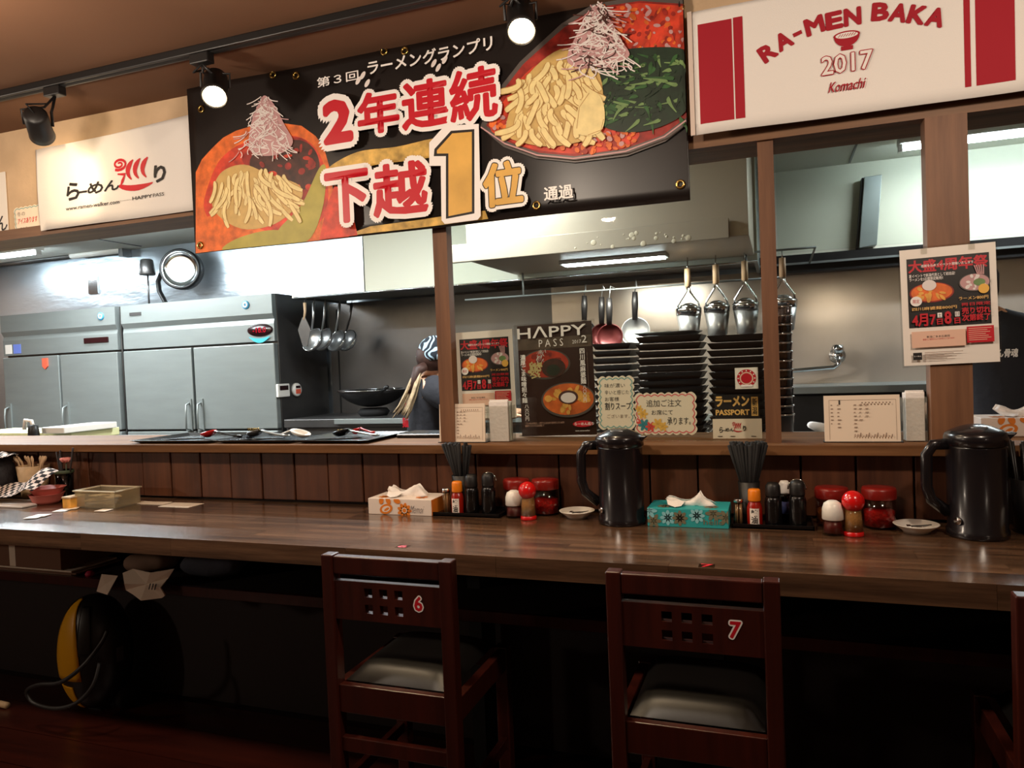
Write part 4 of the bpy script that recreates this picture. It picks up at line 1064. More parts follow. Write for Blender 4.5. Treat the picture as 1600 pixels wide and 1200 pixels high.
S.finish('handwritten_card', 'upright scalloped card with a teal border and handwriting', 'card', mb)
S, w_, h_, mb = card(992, 680, 1090, 614, 'pink_edge', 8, 5, YC + .005)
S.text('追加ご注文', w_ * .2, h_ * .66, w_ * .76, h_ * .83, 'ink', .0); S.text('お席にて', w_ * .28, h_ * .47, w_ * .62, h_ * .59, 'ink', .0); S.text('承ります。', w_ * .53, h_ * .24, w_ * .9, h_ * .41, 'ink', .004)
for x, y, r, m in ((.08, .62, .012, 'flower_yellow'), (.14, .5, .016, 'flower_yellow'), (.1, .3, .013, 'flower_red'), (.16, .24, .019, 'flower_teal'), (.26, .2, .016, 'flower_red'), (.38, .26, .018, 'flower_yellow'), (.46, .2, .015, 'flower_yellow')): flower(S, w_ * x, h_ * y, r, m)
S.finish('handwritten_card', 'wide scalloped card with a pink border, handwriting and painted flowers', 'card', mb)
# small cards on the glass beside the slim post
yg = 2.26
def plaincard(bl, tr, y, mat): 
    a = PY(*bl, y); b = PY(*tr, y); S = Sheet(facing(a.x, y, a.z)); return S, b.x - a.x, PY(bl[0], tr[1] + (bl[0] - tr[0]) * -.0, y).z - a.z, a
S, w_, h_, a = plaincard((1114, 677), (1190, 649), yg, 0)
S.M = facing(a.x, yg, .9685, radians(1)); h_ = .058
swirl_logo(S, lambda x, y: (w_ * (.13 + .55 * x), h_ * (.28 + .6 * y)))
for x in (.1, .36, .78): S.rect(w_ * x, h_ * .1, w_ * (x + .1), h_ * .13, 'ink')
S.finish('logo_card', 'beige card with a small red and black brush logo', 'card', base_rect(w_, h_, 'cream_paper'))
z1 = .9685 + h_ + .001
S, w_, h_, a = plaincard((1117, 648), (1186, 612), yg + .002, 0)
h_ = .070; S.M = facing(a.x, yg + .002, z1)
S.text('ラーメン', w_ * .02, h_ * .5, w_ * .78, h_ * .95, 'gold_text', .05); S.text('PASSPORT', w_ * .02, h_ * .14, w_ * .78, h_ * .38, 'gold_text', .04)
S.rect(w_ * .82, h_ * .1, w_ * .97, h_ * .9, 'gold_text'); S.text('新\n潟', w_ * .84, h_ * .15, w_ * .95, h_ * .85, 'print_black', .02)
S.finish('passport_card', 'black coupon booklet with golden lettering on top of the beige card', 'booklet', base_rect(w_, h_, 'print_black', .003))
S, w_, h_, a = plaincard((1149, 608), (1184, 575), 2.1935, 0)
S.ell(w_ / 2, h_ / 2, w_ * .42, h_ * .42, 'print_red'); S.ell(w_ / 2, h_ / 2, w_ * .3, h_ * .3, 'pale_pink'); S.ell(w_ / 2, h_ / 2, w_ * .24, h_ * .24, 'print_red')
for k in range(12): S.rib([(w_ * (.5 + .33 * cos(k * pi / 6)), h_ * (.5 + .33 * sin(k * pi / 6))), (w_ * (.5 + .39 * cos(k * pi / 6)), h_ * (.5 + .39 * sin(k * pi / 6)))], w_ * .05, 'print_white')
S.rect(w_ * .25, h_ * .1, w_ * .75, h_ * .2, 'print_white')
S.finish('round_stamp_sticker', 'white square sticker with a round red stamp on the glass', 'sticker', base_rect(w_, h_, 'white_paper', .0007))
# note card and paper edge on the plaster wall
yw = 2.156
a = PY(24, 368, yw); w_ = PY(63, 362, yw).x - a.x + .02; h_ = PY(22, 325, yw).z - a.z
S = Sheet(facing(a.x, yw, a.z, 0, 0, radians(1)))
pts = scallop(w_, h_, 6, 5, .005); S.rib(inset(pts, w_, h_, .012), .003, 'teal_edge', closed=True)
S.text('冬の', w_ * .12, h_ * .66, w_ * .4, h_ * .82, 'faint_ink', 0); S.text('アイスあります', w_ * .12, h_ * .38, w_ * .8, h_ * .58, 'flower_red', .015, shear=.15); S.text('あたる', w_ * .2, h_ * .14, w_ * .45, h_ * .26, 'faint_ink', 0)
S.finish('note_card', 'small scalloped note with red handwriting on the plaster wall', 'card', base_poly(pts, 'card_cream'))
a = PY(-30, 378, yw); b = PY(8, 268, yw)
S = Sheet(facing(a.x, yw, a.z)); w_ = b.x - a.x; h_ = b.z - a.z
S.text('ん', w_ * .55, h_ * .12, w_ * .95, h_ * .35, 'ink', .01, shear=.2)
S.finish('wall_sheet', 'white paper sheet at the edge of the plaster wall', 'paper', base_rect(w_, h_, 'white_paper'))
# ================================================================== things on the counter
ZC = .76
plain('box_orange', (232, 132, 40), .5)
plain('box_white', (240, 226, 214), .5)
plain('box_teal', (46, 168, 170), .5)
plain('petal_pale', (140, 206, 214), .5)
plain('petal_brown', (120, 116, 92), .5)
plain('script_grey', (90, 80, 90), .5)
plain('chili_oil', (150, 24, 10), .25, coat=.3)
plain('spice_tan', (176, 122, 62), .8, var=.25, vscale=300)
plain('pickle_red', (206, 22, 26), .6, var=.4, vscale=120, bump=.4, bscale=120)
plain('pickle_tan', (170, 130, 70), .6, var=.4, vscale=120, bump=.4, bscale=120)
plain('pepper_red', (120, 22, 14), .6)
plain('lid_maroon', (128, 26, 20), .3)
plain('porcelain', (240, 232, 220), .2, coat=.4)
plain('toothpick', (204, 160, 112), .7)
plain('clear_cap', (180, 180, 180), .2, .5)
def tissue_box(u0, u1, vb, label, side, style, zb=ZC, d=.115, h=.05, w_=None, yb=None):
    a = PZ(u0, vb, zb); b = PZ(u1, vb + .03 * (u1 - u0), zb)
    w_ = w_ or b.x - a.x; y0 = yb or a.y
    t = thing('tissue_box', label, 'tissue box', (a.x + w_ / 2, y0 + d / 2, zb))
    bx('carton', a.x, a.x + w_, y0, y0 + d, zb, zb + h, 'box_white' if style == 'orange' else 'box_teal', t, .0015)
    S = Sheet(facing(a.x, y0 - .0002, zb))
    random.seed(len(label))
    if style == 'orange':
        flower(S, w_ * .58, h * .28, .024, 'box_orange', 9); S.ell(w_ * .58, h * .3, .009, .009, 'box_white'); S.ell(w_ * .58, h * .3, .0065, .0065, 'box_orange')
        S.ell(w_ * .29, h * .36, .023, .015, 'box_orange', rot=.3); S.ell(w_ * .29, h * .36, .015, .009, 'box_white', rot=.3); S.ell(w_ * .3, h * .34, .010, .004, 'box_orange', rot=.5)
        for x in (.22, .33, .47): S.ell(w_ * x, h * .88, .012, .008, 'box_orange', rot=x * 6)
        S.text('Memoi', w_ * .66, h * .16, w_ * .86, h * .62, 'script_grey', -.012, shear=.35)
        bx('side_print', a.x + w_ + .0001, a.x + w_ + .0008, y0 + .001, y0 + d - .001, zb + .001, zb + h - .001, 'box_orange', t)
    else:
        for x, y, m, n in ((.08, .3, 'petal_brown', 6), (.26, .5, 'petal_pale', 8), (.41, .5, 'petal_brown', 8), (.62, .66, 'petal_pale', 8), (.03, .85, 'petal_pale', 6), (.82, .8, 'petal_brown', 6), (.97, .6, 'petal_brown', 6)): flower(S, w_ * x, h * y, .02, m, n)
        S.text('hello', w_ * .7, h * .2, w_ * .95, h * .5, 'petal_brown', .0)
    for pn, m in S.parts.items():
        m.v = [tuple(S.M @ Vector(p)) for p in m.v]
        m.v = [(min(max(x, a.x + .0003), a.x + w_ - .0003), y, min(max(z, zb + .0003), zb + h - .0003)) for x, y, z in m.v]
        m.build(pn, None, t)
    S = Sheet(Matrix.Translation((a.x, y0, zb + h)))
    fm = 'box_orange' if style == 'orange' else 'petal_brown'
    for x, y, r in ((.2, .25, .02), (.78, .3, .02), (.5, .8, .018)): flower(S, w_ * x, d * y, r, fm, 8)
    for pn, m in S.parts.items(): m.v = [tuple(S.M @ Vector(p)) for p in m.v]; m.build('top_print', None, t)
    # pulled tissue: a folded sheet rising from the slot
    mb = MB(); nx, ny = 16, 5; vs_ = []; fs = []
    cx = a.x + w_ * .52; cy = y0 + d * .5
    prof = [.55, .85, .8, .72, .6, .5, .46, .5, .62, .74, .82, .95, 1.0, .85, .55, .3, .2] if style == 'orange' else [.5, .62, .62, .58, .5, .42, .38, .40, .44, .56, .72, 1.0, .66, .5, .42, .3, .15]
    for sgn in (1, -1):
        o_ = len(vs_)
        for i in range(nx + 1):
            for j in range(ny + 1):
                q = j / ny; x = cx + (i / nx - .5) * w_ * (.38 + .26 * q); hz = prof[i] * .042
                vs_.append((x, cy + sgn * (.010 + .022 * q * (1 - q) + .004 * sin(i * 1.3) * q), zb + h - .004 + hz * q))
        for i in range(nx):
            for j in range(ny): k = o_ + i * (ny + 1) + j; fs.append((k, k + 1, k + ny + 2, k + ny + 1))
    mb.add(vs_, fs, '', True); mb.build('tissue', 'tissue_paper', t, solid=.0008)
    # front flap hanging over the edge
    mb = MB(); pts = [(cx - w_ * .3, cy - .012, zb + h + .016), (cx - w_ * .06, cy - .014, zb + h + .012), (cx - w_ * .1, cy - .04, zb + h + .004), (cx - w_ * .17, y0 + .004, zb + h + .003), (cx - w_ * .27, cy - .036, zb + h + .006)]
    mb.add(pts, [(0, 1, 2, 3, 4)]); mb.build('tissue_flap', 'tissue_paper', t, solid=.0008)
    return t
tissue_box(576, 676, 803, 'white and orange flowered tissue box on the counter', 'R', 'orange')
tissue_box(1012, 1139, 822, 'teal flowered tissue box on the counter', 'R', 'teal')
a = PZ(1556, 690, .968)
tissue_box(1552, 1640, 690, 'white and orange flowered tissue box on the serving ledge', 'R', 'orange', zb=.968, w_=.215, yb=2.30)

def base(u, v, z=ZC): return PZ(u, v, z)
SETS = ('the set by the orange tissues', 'the set by the teal tissues')
def condiments(tray, picks, chili, darks, cup, jars, pepper, shaker, dish, n):
    who = SETS[n]; side = ('orange', 'teal')[n]
    a, b = PZ(tray[0], tray[2], ZC), PZ(tray[1], tray[3], ZC); a.y = min(a.y, 2.022); d = .12
    t = thing('condiment_tray', 'black plastic condiment tray beside the %s tissue box' % side, 'tray', ((a.x + b.x) / 2, a.y + d / 2, ZC))
    y0 = a.y; 
    bx('floor_plate', a.x, b.x, y0, y0 + d, ZC, ZC + .004, 'black_gloss', t)
    bx('lip', a.x, b.x, y0, y0 + .004, ZC, ZC + .012, 'black_gloss', t, .001); bx('lip', a.x, b.x, y0 + d - .004, y0 + d, ZC, ZC + .012, 'black_gloss', t, .001)
    bx('lip', a.x, a.x + .004, y0, y0 + d, ZC, ZC + .012, 'black_gloss', t, .001); bx('lip', b.x - .004, b.x, y0, y0 + d, ZC, ZC + .012, 'black_gloss', t, .001)
    zt = ZC + .004
    def spot(u, yy): return PY(u, 700, yy).x
    # toothpicks
    x = spot(picks[0], y0 + .035) ; yy = y0 + .03; top = PY(picks[0], picks[1], yy).z
    x = PY(picks[0], (picks[1] + 800) / 2, yy).x
    t = thing('toothpick_holder', 'small clear toothpick holder in %s' % who, 'toothpick holder', (x, yy, zt))
    h = top - zt
    MB().lathe([(.012, 0), (.0135, .002), (.0115, h * .9), (.010, h * .9), (.012, .004), (.011, 0)], (x, yy, zt), 20).build('glass', 'clear_acrylic', t)
    MB().lathe([(.0125, h * .86), (.0125, h), (.004, h), (.0, h * .98)], (x, yy, zt), 20).build('cap', 'chrome', t)
    mb = MB(); random.seed(4)
    for k in range(26):
        r = .0095 * math.sqrt(random.random()); q = random.uniform(0, 2 * pi); mb.tube([(x + r * cos(q), yy + r * sin(q), zt + .003), (x + r * cos(q + .2), yy + r * sin(q + .2), zt + h * .84)], .0011, 5)
    o = mb.build('toothpicks', 'toothpick', t); o['kind'] = 'stuff'
    # chili oil
    yy = y0 + .021; top = PY(chili[0], chili[1], yy).z; x = PY(chili[0], chili[1] + 30, yy).x; h = top - zt
    t = thing('chili_oil_bottle', 'red chili oil bottle with an orange cap in %s' % who, 'bottle', (x, yy, zt))
    MB().lathe([(0, 0), (.018, 0), (.0195, .003), (.0195, h * .5), (.016, h * .62), (.0125, h * .68), (.0125, h * .72), (0, h * .72)], (x, yy, zt), 28).build('body', 'chili_oil', t)
    MB().lathe([(.0155, h * .68), (.0162, h * .7), (.0158, h * .96), (.0135, h), (0, h)], (x, yy, zt), 28).build('cap', 'orange_plastic', t)
    r = .0199; lb = MB(); vs_ = []; fs = []
    for i in range(9):
        q = -pi / 2 - .62 + 1.24 * i / 8
        for z in (.006, h * .5): vs_.append((x + r * cos(q), yy + r * sin(q), zt + z))
    fs = [(2 * i, 2 * i + 2, 2 * i + 3, 2 * i + 1) for i in range(8)]; lb.add(vs_, fs, '', True); lb.build('label', 'white_paper', t)
    tv, tf, bb = text_mesh('辣\n油', .03, .95)
    lb = MB(); lb.add([(x + (r + .0003) * sin((p[0] - bb[0]) / (bb[2] - bb[0]) * .9 - .45), yy - (r + .0003) * cos((p[0] - bb[0]) / (bb[2] - bb[0]) * .9 - .45), zt + .009 + (p[1] - bb[1]) / (bb[3] - bb[1]) * h * .38) for p in tv], tf); lb.build('lettering', 'print_black', t)
    # soy and vinegar bottles
    for k, (u, v, kind) in enumerate(darks):
        yy = y0 + (.027 if kind != 'tall' else .095); top = PY(u, v, yy).z; x = PY(u, v + 30, yy).x; h = top - zt
        nm = {'dark': ('soy_bottle', 'dark glass soy sauce bottle with a black cap in %s' % who, 'bottle'), 'loop': ('vinegar_bottle', 'dark glass bottle with a wire loop in %s' % who, 'bottle'), 'tall': ('sauce_bottle', 'slim bottle with a white cap between dark bottles in %s' % who, 'bottle')}[kind]
        t = thing(nm[0], nm[1], nm[2], (x, yy, zt))
        R = .0215 if kind != 'tall' else .016
        MB().lathe([(0, 0), (R * .9, 0), (R, .004), (R, h * .55), (R * .94, h * .62), (R * .75, h * .7), (0, h * .7)], (x, yy, zt), 28).build('glass', 'black_gloss' if kind != 'tall' else 'bottle_glass', t)
        MB().lathe([(R * .84, h * .68), (R * .9, h * .72), (R * .86, h * .93), (R * .6, h), (0, h)], (x, yy, zt), 28).build('cap', 'black_satin' if kind != 'tall' else 'white_plastic', t)
        if kind == 'loop': MB().tube([(x + R * 1.02 * cos(q), yy + .01, zt + h * .8 + .026 * sin(q)) for q in [pi * i / 10 for i in range(11)]], .0022, 6).build('wire_loop', 'chrome', t)
        if kind == 'tall': MB().lathe([(R * 1.01, h * .2), (R * 1.01, h * .5)], (x, yy, zt), 24).build('label', 'sticker_blue', t)
    # chopstick cup
    u, v0, v1 = cup; yy = min(y0 + .075, 2.088); zr = PY(u, v1, yy).z; top = PY(u, v0, yy).z; x = PY(u, v1, yy).x
    t = thing('chopstick_cup', 'tall black cup full of black chopsticks in %s' % who, 'chopstick cup', (x, yy, zt))
    h = zr - zt
    MB().lathe([(0, 0), (.021, 0), (.022, .004), (.029, h), (.0265, h), (.02, .006), (0, .006)], (x, yy, zt), 28).build('cup', 'black_satin', t)
    random.seed(6 + n)
    for k in range(60):
        q = random.uniform(0, 2 * pi); r = .024 * random.random() ** .3
        MB().tube([(x + r * .6 * cos(q), yy + r * .6 * sin(q), zt + .01), (x + r * .95 * cos(q), yy + r * .95 * sin(q), zt + h), (x + r * 2.1 * cos(q), yy - .027 + r * .6 * sin(q), top - random.uniform(0, .012))], [.002, .0036, .005], 6).build('chopstick', 'black_matt', t)
    # jars
    for k, (u, vt, vb, fill) in enumerate(jars):
        p = base(u, vb); R = .04; x, yy = p.x, min(p.y + R, 2.106); top = PY(u, vt, yy).z; h = top - ZC; x = PY(u, vb - 20, yy).x
        t = thing('pickle_jar', ('maroon lidded jar of tan pickles in %s' if fill == 'pickle_tan' else 'maroon lidded jar of red pickled ginger in %s') % who, 'jar', (x, yy, ZC))
        MB().lathe([(0, 0), (R * .9, 0), (R, .004), (R * .98, h * .8), (R * .93, h * .8), (R * .93, .006), (0, .005)], (x, yy, ZC), 32).build('glass', 'jar_plastic', t)
        MB().lathe([(0, .006), (R * .9, .006), (R * .91, h * .42), (R * .6, h * .47), (0, h * .45)], (x, yy, ZC), 28).build('pickles', fill, t)
        MB().lathe([(R * 1.0, h * .72), (R * 1.03, h * .74), (R * 1.03, h * .94), (R * .97, h), (R * .5, h * 1.01), (0, h * 1.01)], (x, yy, ZC), 32).build('lid', 'lid_maroon', t)
    # pepper
    u, vt, vb = pepper; p = base(u, vb); R = .026; x, yy = p.x, p.y + R; top = PY(u, vt, yy).z; h = top - ZC; x = PY(u, vt + 20, yy).x
    t = thing('pepper_shaker', 'glass spice shaker with a rounded white cap in %s' % who, 'shaker', (x, yy, ZC))
    MB().lathe([(0, 0), (R * .95, 0), (R, .004), (R * .86, h * .5), (R * .8, h * .5), (R * .9, .006), (0, .006)], (x, yy, ZC), 28).build('glass', 'clear_acrylic', t)
    MB().lathe([(0, .006), (R * .88, .007), (R * .8, h * .4), (0, h * .42)], (x, yy, ZC), 24).build('spice', 'pepper_red', t)
    MB().lathe([(R * .9, h * .45), (R * .97, h * .47), (R * .95, h * .75), (R * .78, h * .92), (R * .4, h), (0, h)], (x, yy, ZC), 28).build('cap', 'white_plastic', t)
    # shaker with a red ball top
    u, vt, vb = shaker; p = base(u, vb); R = .023; x, yy = p.x, p.y + R; top = PY(u, vt, yy).z; h = top - ZC; x = PY(u, vt + 30, yy).x
    t = thing('spice_shaker', 'clear spice shaker with a red ball top in %s' % who, 'shaker', (x, yy, ZC))
    MB().lathe([(0, 0), (R, 0), (R * 1.04, .003), (R * 1.0, .010), (R * .9, .012), (0, .012)], (x, yy, ZC), 28).build('foot', 'red_plastic', t)
    MB().lathe([(0, .012), (R * .94, .012), (R * .78, h * .62), (0, h * .62)], (x, yy, ZC), 28).build('spice', 'spice_tan', t)
    MB().lathe([(R * .97, .012), (R * .81, h * .66), (R * .79, h * .66), (R * .95, .012)], (x, yy, ZC), 28).build('glass', 'clear_acrylic', t)
    rb = h * .235
    MB().lathe([(rb * sin(q), -rb * cos(q)) for q in [i * pi / 14 for i in range(15)]], (x, yy - .004, ZC + h - rb), 32).build('ball_top', 'red_plastic', t)
    # saucer with tongs
    u, vt, vb = dish; p = base(u, vb); R = .052; x, yy = p.x, p.y + R * .55
    t = thing('saucer', 'small white saucer in %s' % who, 'saucer', (x, yy, ZC))
    MB().lathe([(0, .003), (R * .45, .003), (R * .5, 0), (R * .56, 0), (R * .62, .006), (R * .95, .019), (R, .022), (R * .97, .0225), (R * .6, .009), (0, .007)], (x, yy, ZC), 36).build('dish', 'porcelain', t)
    t = thing('mini_tongs', 'tiny steel and black tongs lying in the saucer of %s' % who, 'tongs', (x, yy, ZC + .007))
    MB().box(x - .022, x - .012, yy - .012, yy + .006, ZC + .0095, ZC + .018).build('hinge', 'chrome', t, .001)
    for s in (-1, 1): MB().tube([(x - .018, yy + .004 * s, ZC + .014), (x + .012, yy + .008 * s, ZC + .015), (x + .034, yy + .003 * s, ZC + .02)], [.0028, .0026, .0012], 6, flat=.6).build('arm', 'black_satin' if s > 0 else 'chrome', t)
condiments((680, 788, 801, 806), (698, 763), (715, 752), ((737, 741, 'dark'), (763, 739, 'loop')), (720, 690, 742), ((808, 748, 805, 'pickle_tan'), (853, 748, 806, 'pickle_red')), (803, 766, 811), (825, 752, 814), (898, 790, 812), 0)
condiments((1143, 1273, 825, 830), (1154, 779), (1179, 764), ((1208, 754, 'dark'), (1226, 751, 'tall'), (1246, 751, 'loop')), (1170, 688, 752), ((1300, 761, 826, 'pickle_tan'), (1374, 761, 829, 'pickle_red')), (1301, 782, 839), (1333, 766, 840), (1435, 812, 836), 1)

# ---------------------------------------------------------------- insulated jugs
def jug(x, y, label, h, R):
    t = thing('insulated_jug', label, 'jug', (x, y, ZC), 'insulated water jugs')
    MB().lathe([(0, 0), (R * .98, 0), (R, .004), (R * 1.0, .016), (R * .95, .020), (R * .95, h * .80), (R * .96, h * .82), (0, h * .82)], (x, y, ZC), 48).build('body', 'pot_black', t)
    MB().lathe([(R * .96, h * .815), (R * 1.02, h * .825), (R * 1.02, h * .90), (R * .97, h * .93), (R * .8, h * .955), (R * .5, h * .985), (R * .3, h), (0, h)], (x, y, ZC), 48).build('lid', 'pot_black', t)
    MB().prism([(x - .014, ZC + h * .93), (x + .014, ZC + h * .93), (x + .02, ZC + h * .99), (x - .02, ZC + h * .99)], y - R * .5, y + R * .1).build('lid_button', 'black_gloss', t, .003)
    mb = MB(); mb.prism([(x + R * .8, ZC + h * .82), (x + R * 1.24, ZC + h * .93), (x + R * .8, ZC + h * .93)], y - .018, y + .018); mb.build('spout', 'pot_black', t, .003)
    pts = [(x - R * .95, y - .012, ZC + h * .83), (x - R * 1.4, y - .018, ZC + h * .825), (x - R * 1.62, y - .02, ZC + h * .74), (x - R * 1.64, y - .02, ZC + h * .45), (x - R * 1.5, y - .018, ZC + h * .33), (x - R * .93, y - .01, ZC + h * .21)]
    MB().tube(pts, .0105, 12, flat=1.3).build('handle', 'pot_black', t)
    MB().lathe([(0, 0), (.009, 0), (.009, .004), (0, .005)], n=14, M=Matrix.Translation((x - R * .72, y - R * .66, ZC + h * .16)) @ Matrix.Rotation(radians(48), 4, 'Z').inverted() @ Matrix.Rotation(pi / 2, 4, 'X')).build('rivet', 'chrome', t)
z1 = PY(972, 668, 2.06).z - ZC
jug(-.424, 2.030, 'black insulated water jug left of the teal tissue box', z1, .0655)
jug(.436, 2.028, 'black insulated water jug right of the saucer with tongs', z1 + .004, .0665)

# cup of chopsticks at the end of the counter
t = thing('chopstick_cup', 'black chopstick cup behind the last water jug', 'chopstick cup', (.555, 2.08, ZC))
MB().lathe([(0, 0), (.03, 0), (.036, .13), (.033, .13), (.027, .006), (0, .006)], (.555, 2.08, ZC), 24).build('cup', 'black_satin', t)
random.seed(8)
for k in range(16):
    q = random.uniform(0, 2 * pi); r = .03 * math.sqrt(random.random())
    MB().tube([(.555 + r * .5 * cos(q), 2.08 + r * .5 * sin(q), ZC + .01), (.555 + r * 1.5 * cos(q), 2.08 + r * sin(q), ZC + .215 + random.uniform(0, .01))], .0034, 6).build('chopstick', 'black_satin', t)
p = PZ(1596, 838, ZC)
t = thing('pepper_shaker', 'small glass shaker beside the last water jug', 'shaker', (.56, 1.99, ZC))
MB().lathe([(0, 0), (.022, 0), (.023, .004), (.02, .05), (0, .05)], (.56, 1.99, ZC), 24).build('glass', 'pickle_tan', t)
MB().lathe([(.021, .048), (.022, .05), (.018, .08), (0, .085)], (.56, 1.99, ZC), 24).build('cap', 'white_plastic', t)

# seat number stickers on the counter edge
for u, v, s_, w8 in ((630, 854, '6', 'before the orange tissue box'), (1105, 884, '7', 'before the teal tissue box')):
    p = PZ(u, v, ZC); S = Sheet(Matrix.Translation((p.x - .018, p.y - .015, ZC)))
    S.text(s_, .004, .003, .030, .027, 'print_red', .02)
    S.finish('seat_number_sticker', 'red number sticker on the counter edge ' + w8, 'sticker', base_rect(.034, .03, 'clear_acrylic', -.0003))

# ---------------------------------------------------------------- order slip stands on the ledge
def slip_stand(u0, u1, vt, vb, label, up0, up1):
    y = 2.163; a = PY(u0, vb, y); w_ = PY(u1, vb, y).x - a.x; h_ = PY(u0, vt, y).z - .97
    S = Sheet(facing(a.x, y, .9705, radians(4)))
    S.rib([(w_ * .07, h_ * .04), (w_ * .07, h_ * .9), (w_ * .95, h_ * .9), (w_ * .95, h_ * .04)], .0009, 'faint_ink')
    S.rect(w_ * .2, h_ * .8, w_ * .22, h_ * .9, 'ink')
    random.seed(3)
    for x, n in ((.09, 6), (.18, 7), (.4, 9), (.47, 5), (.55, 4)):
        for k in range(n): S.rect(w_ * x, h_ * (.78 - k * .08), w_ * (x + random.uniform(.015, .05)), h_ * (.80 - k * .08), 'faint_ink')
    for k in range(14): S.rect(w_ * (.4 + k * .037), h_ * .10, w_ * (.415 + k * .037), h_ * (.13 + .03 * (k % 3)), 'faint_ink')
    for k in range(9): S.rect(w_ * (.5 + k * .045), h_ * .82, w_ * (.52 + k * .045), h_ * .85, 'faint_ink')
    r = S.finish('order_slip', label, 'order slip', base_rect(w_, h_, 'cream_paper', .006))
    bx('foot_strip', a.x - .003, a.x + w_ + .006, y - .005, y + .03, .968, .9705, 'black_satin', r)
    # paper napkins upright in a clear holder
    b = PY(up0, vb, y + .02); c = PY(up1, vb, y + .02)
    t = thing('napkin_holder', 'clear holder with white paper napkins ' + ('by the slim post behind the first condiments' if u0 < 900 else 'leaning at the broad post'), 'napkin holder', ((b.x + c.x) / 2, y + .04, .968))
    hh = PY(up0, vt, y).z - .968
    wv = c.x - b.x
    for q in (0, 1): bx('panel', b.x - .002, c.x + .002, y + .012 + q * .05, y + .0135 + q * .05, .9685, .968 + hh * (.95 - q * .0), 'clear_acrylic', t)
    bx('panel', b.x - .002, b.x - .0005, y + .014, y + .061, .9685, .968 + hh * .95, 'clear_acrylic', t); bx('panel', c.x + .0005, c.x + .002, y + .014, y + .061, .9685, .968 + hh * .95, 'clear_acrylic', t)
    random.seed(5)
    for k in range(7):
        M = Matrix.Translation((0, 0, 0)); dz = hh * random.uniform(.98, 1.12)
        bx('napkin', b.x + .003 + random.uniform(0, .004), c.x - .003 - random.uniform(0, .004), y + .016 + k * .006, y + .0195 + k * .006, .97, .968 + dz, 'tissue_paper', t, .001)
    return r
slip_stand(687, 758, 632, 691, 'order slip on a small stand left of the flyer', 764, 799)
slip_stand(1289, 1408, 619, 692, 'order slip on a small stand next to the broad post', 1412, 1450)

# ---------------------------------------------------------------- trays with spoons on the ledge
plain('spoon_red', (190, 36, 34), .25, coat=.4)
plain('tray_black', (16, 15, 16), .25)
ZL = .968
def ledge_tray(x0, x1, y0, y1, label):
    t = thing('spoon_tray', label, 'tray', ((x0 + x1) / 2, (y0 + y1) / 2, ZL), 'black trays on the serving ledge')
    mb = MB(); i = .035; hh = .012
    R_ = [[(x0 + i, y0 + .02, ZL), (x1 - i, y0 + .02, ZL), (x1 - i, y1 - .02, ZL), (x0 + i, y1 - .02, ZL)], [(x0, y0, ZL + hh), (x1, y0, ZL + hh), (x1, y1, ZL + hh), (x0, y1, ZL + hh)],
          [(x0 + .004, y0 + .003, ZL + hh + .001), (x1 - .004, y0 + .003, ZL + hh + .001), (x1 - .004, y1 - .003, ZL + hh + .001), (x0 + .004, y1 - .003, ZL + hh + .001)], [(x0 + i + .002, y0 + .022, ZL + .002), (x1 - i - .002, y0 + .022, ZL + .002), (x1 - i - .002, y1 - .022, ZL + .002), (x0 + i + .002, y1 - .022, ZL + .002)]]
    vs_ = [p for r in R_ for p in r]; fs = [(3, 2, 1, 0), (12, 13, 14, 15)]
    for j in range(3):
        for k in range(4): fs.append((j * 4 + k, j * 4 + (k + 1) % 4, (j + 1) * 4 + (k + 1) % 4, (j + 1) * 4 + k))
    mb.add(vs_, fs); mb.build('dish', 'tray_black', t)
    return t
x0 = PZ(216, 692, ZL + .012).x; x1 = PZ(340, 692, ZL + .012).x
ya, yb = 2.125, 2.42
xa = PZ(214, 692, ZL).x; xb = PZ(335, 693, ZL).x; xc = PZ(455, 694, ZL).x; xd = PZ(578, 693, ZL).x
ledge_tray(xa, xb - .004, ya, yb, 'black tray with a red spoon on the serving ledge')
ledge_tray(xb + .004, xc - .004, ya, yb, 'black tray with a soup ladle and white spoon on the ledge')
ledge_tray(xc + .004, xd, ya, yb, 'black tray with a slotted spoon at the end of the row of trays')
t = thing('spoon_tray', 'flat black tray lying near the slim post on the ledge', 'tray', (-1.18, 2.33, ZL), 'black trays on the serving ledge')
bx('dish', xd + .01, -1.04, 2.30, 2.44, ZL, ZL + .014, 'tray_black', t, .004)
def spoon(name, x, y, ang, label, mb_, mh, L=.17, r=.03):
    M = Matrix.Translation((x, y, ZL + .006)) @ Matrix.Rotation(ang, 4, 'Z')
    t = thing(name, label, 'spoon', (x, y, ZL + .002))
    pr = [(r * sin(q), .022 - .02 * cos(q)) for q in [i * 1.35 / 6 for i in range(7)]]; pr += [(a * .94, b + .002) for a, b in pr[::-1]]
    MB().lathe(pr, n=24, M=M @ Matrix.Rotation(radians(-14), 4, 'Y') @ Matrix.Diagonal((1.35, .9, 1.2, 1))).build('bowl', mb_, t)
    MB().tube([M @ Vector((r * 1.2, 0, .026)), M @ Vector((r * 1.9, 0, .02)), M @ Vector((L * .8, 0, .010)), M @ Vector((L, 0, .008))], [.009, .008, .008, .011], 8, flat=.45).build('handle', mh, t)
    return t
p = PZ(315, 680, ZL + .02); spoon('soup_spoon', p.x, 2.28, radians(-8), 'red soup spoon with a dark handle on a black tray', 'spoon_red', 'tray_black')
p = PZ(400, 677, ZL + .02); t = spoon('skimmer_spoon', p.x, 2.3, radians(-10), 'slotted skimmer spoon resting on the middle black tray', 'steel_dark', 'steel')
for k in range(7): MB().tube([(p.x - .02 + k * .008, 2.285, ZL + .03), (p.x - .02 + k * .008, 2.28, ZL + .042)], .0022, 6).build('prong', 'brass', t)
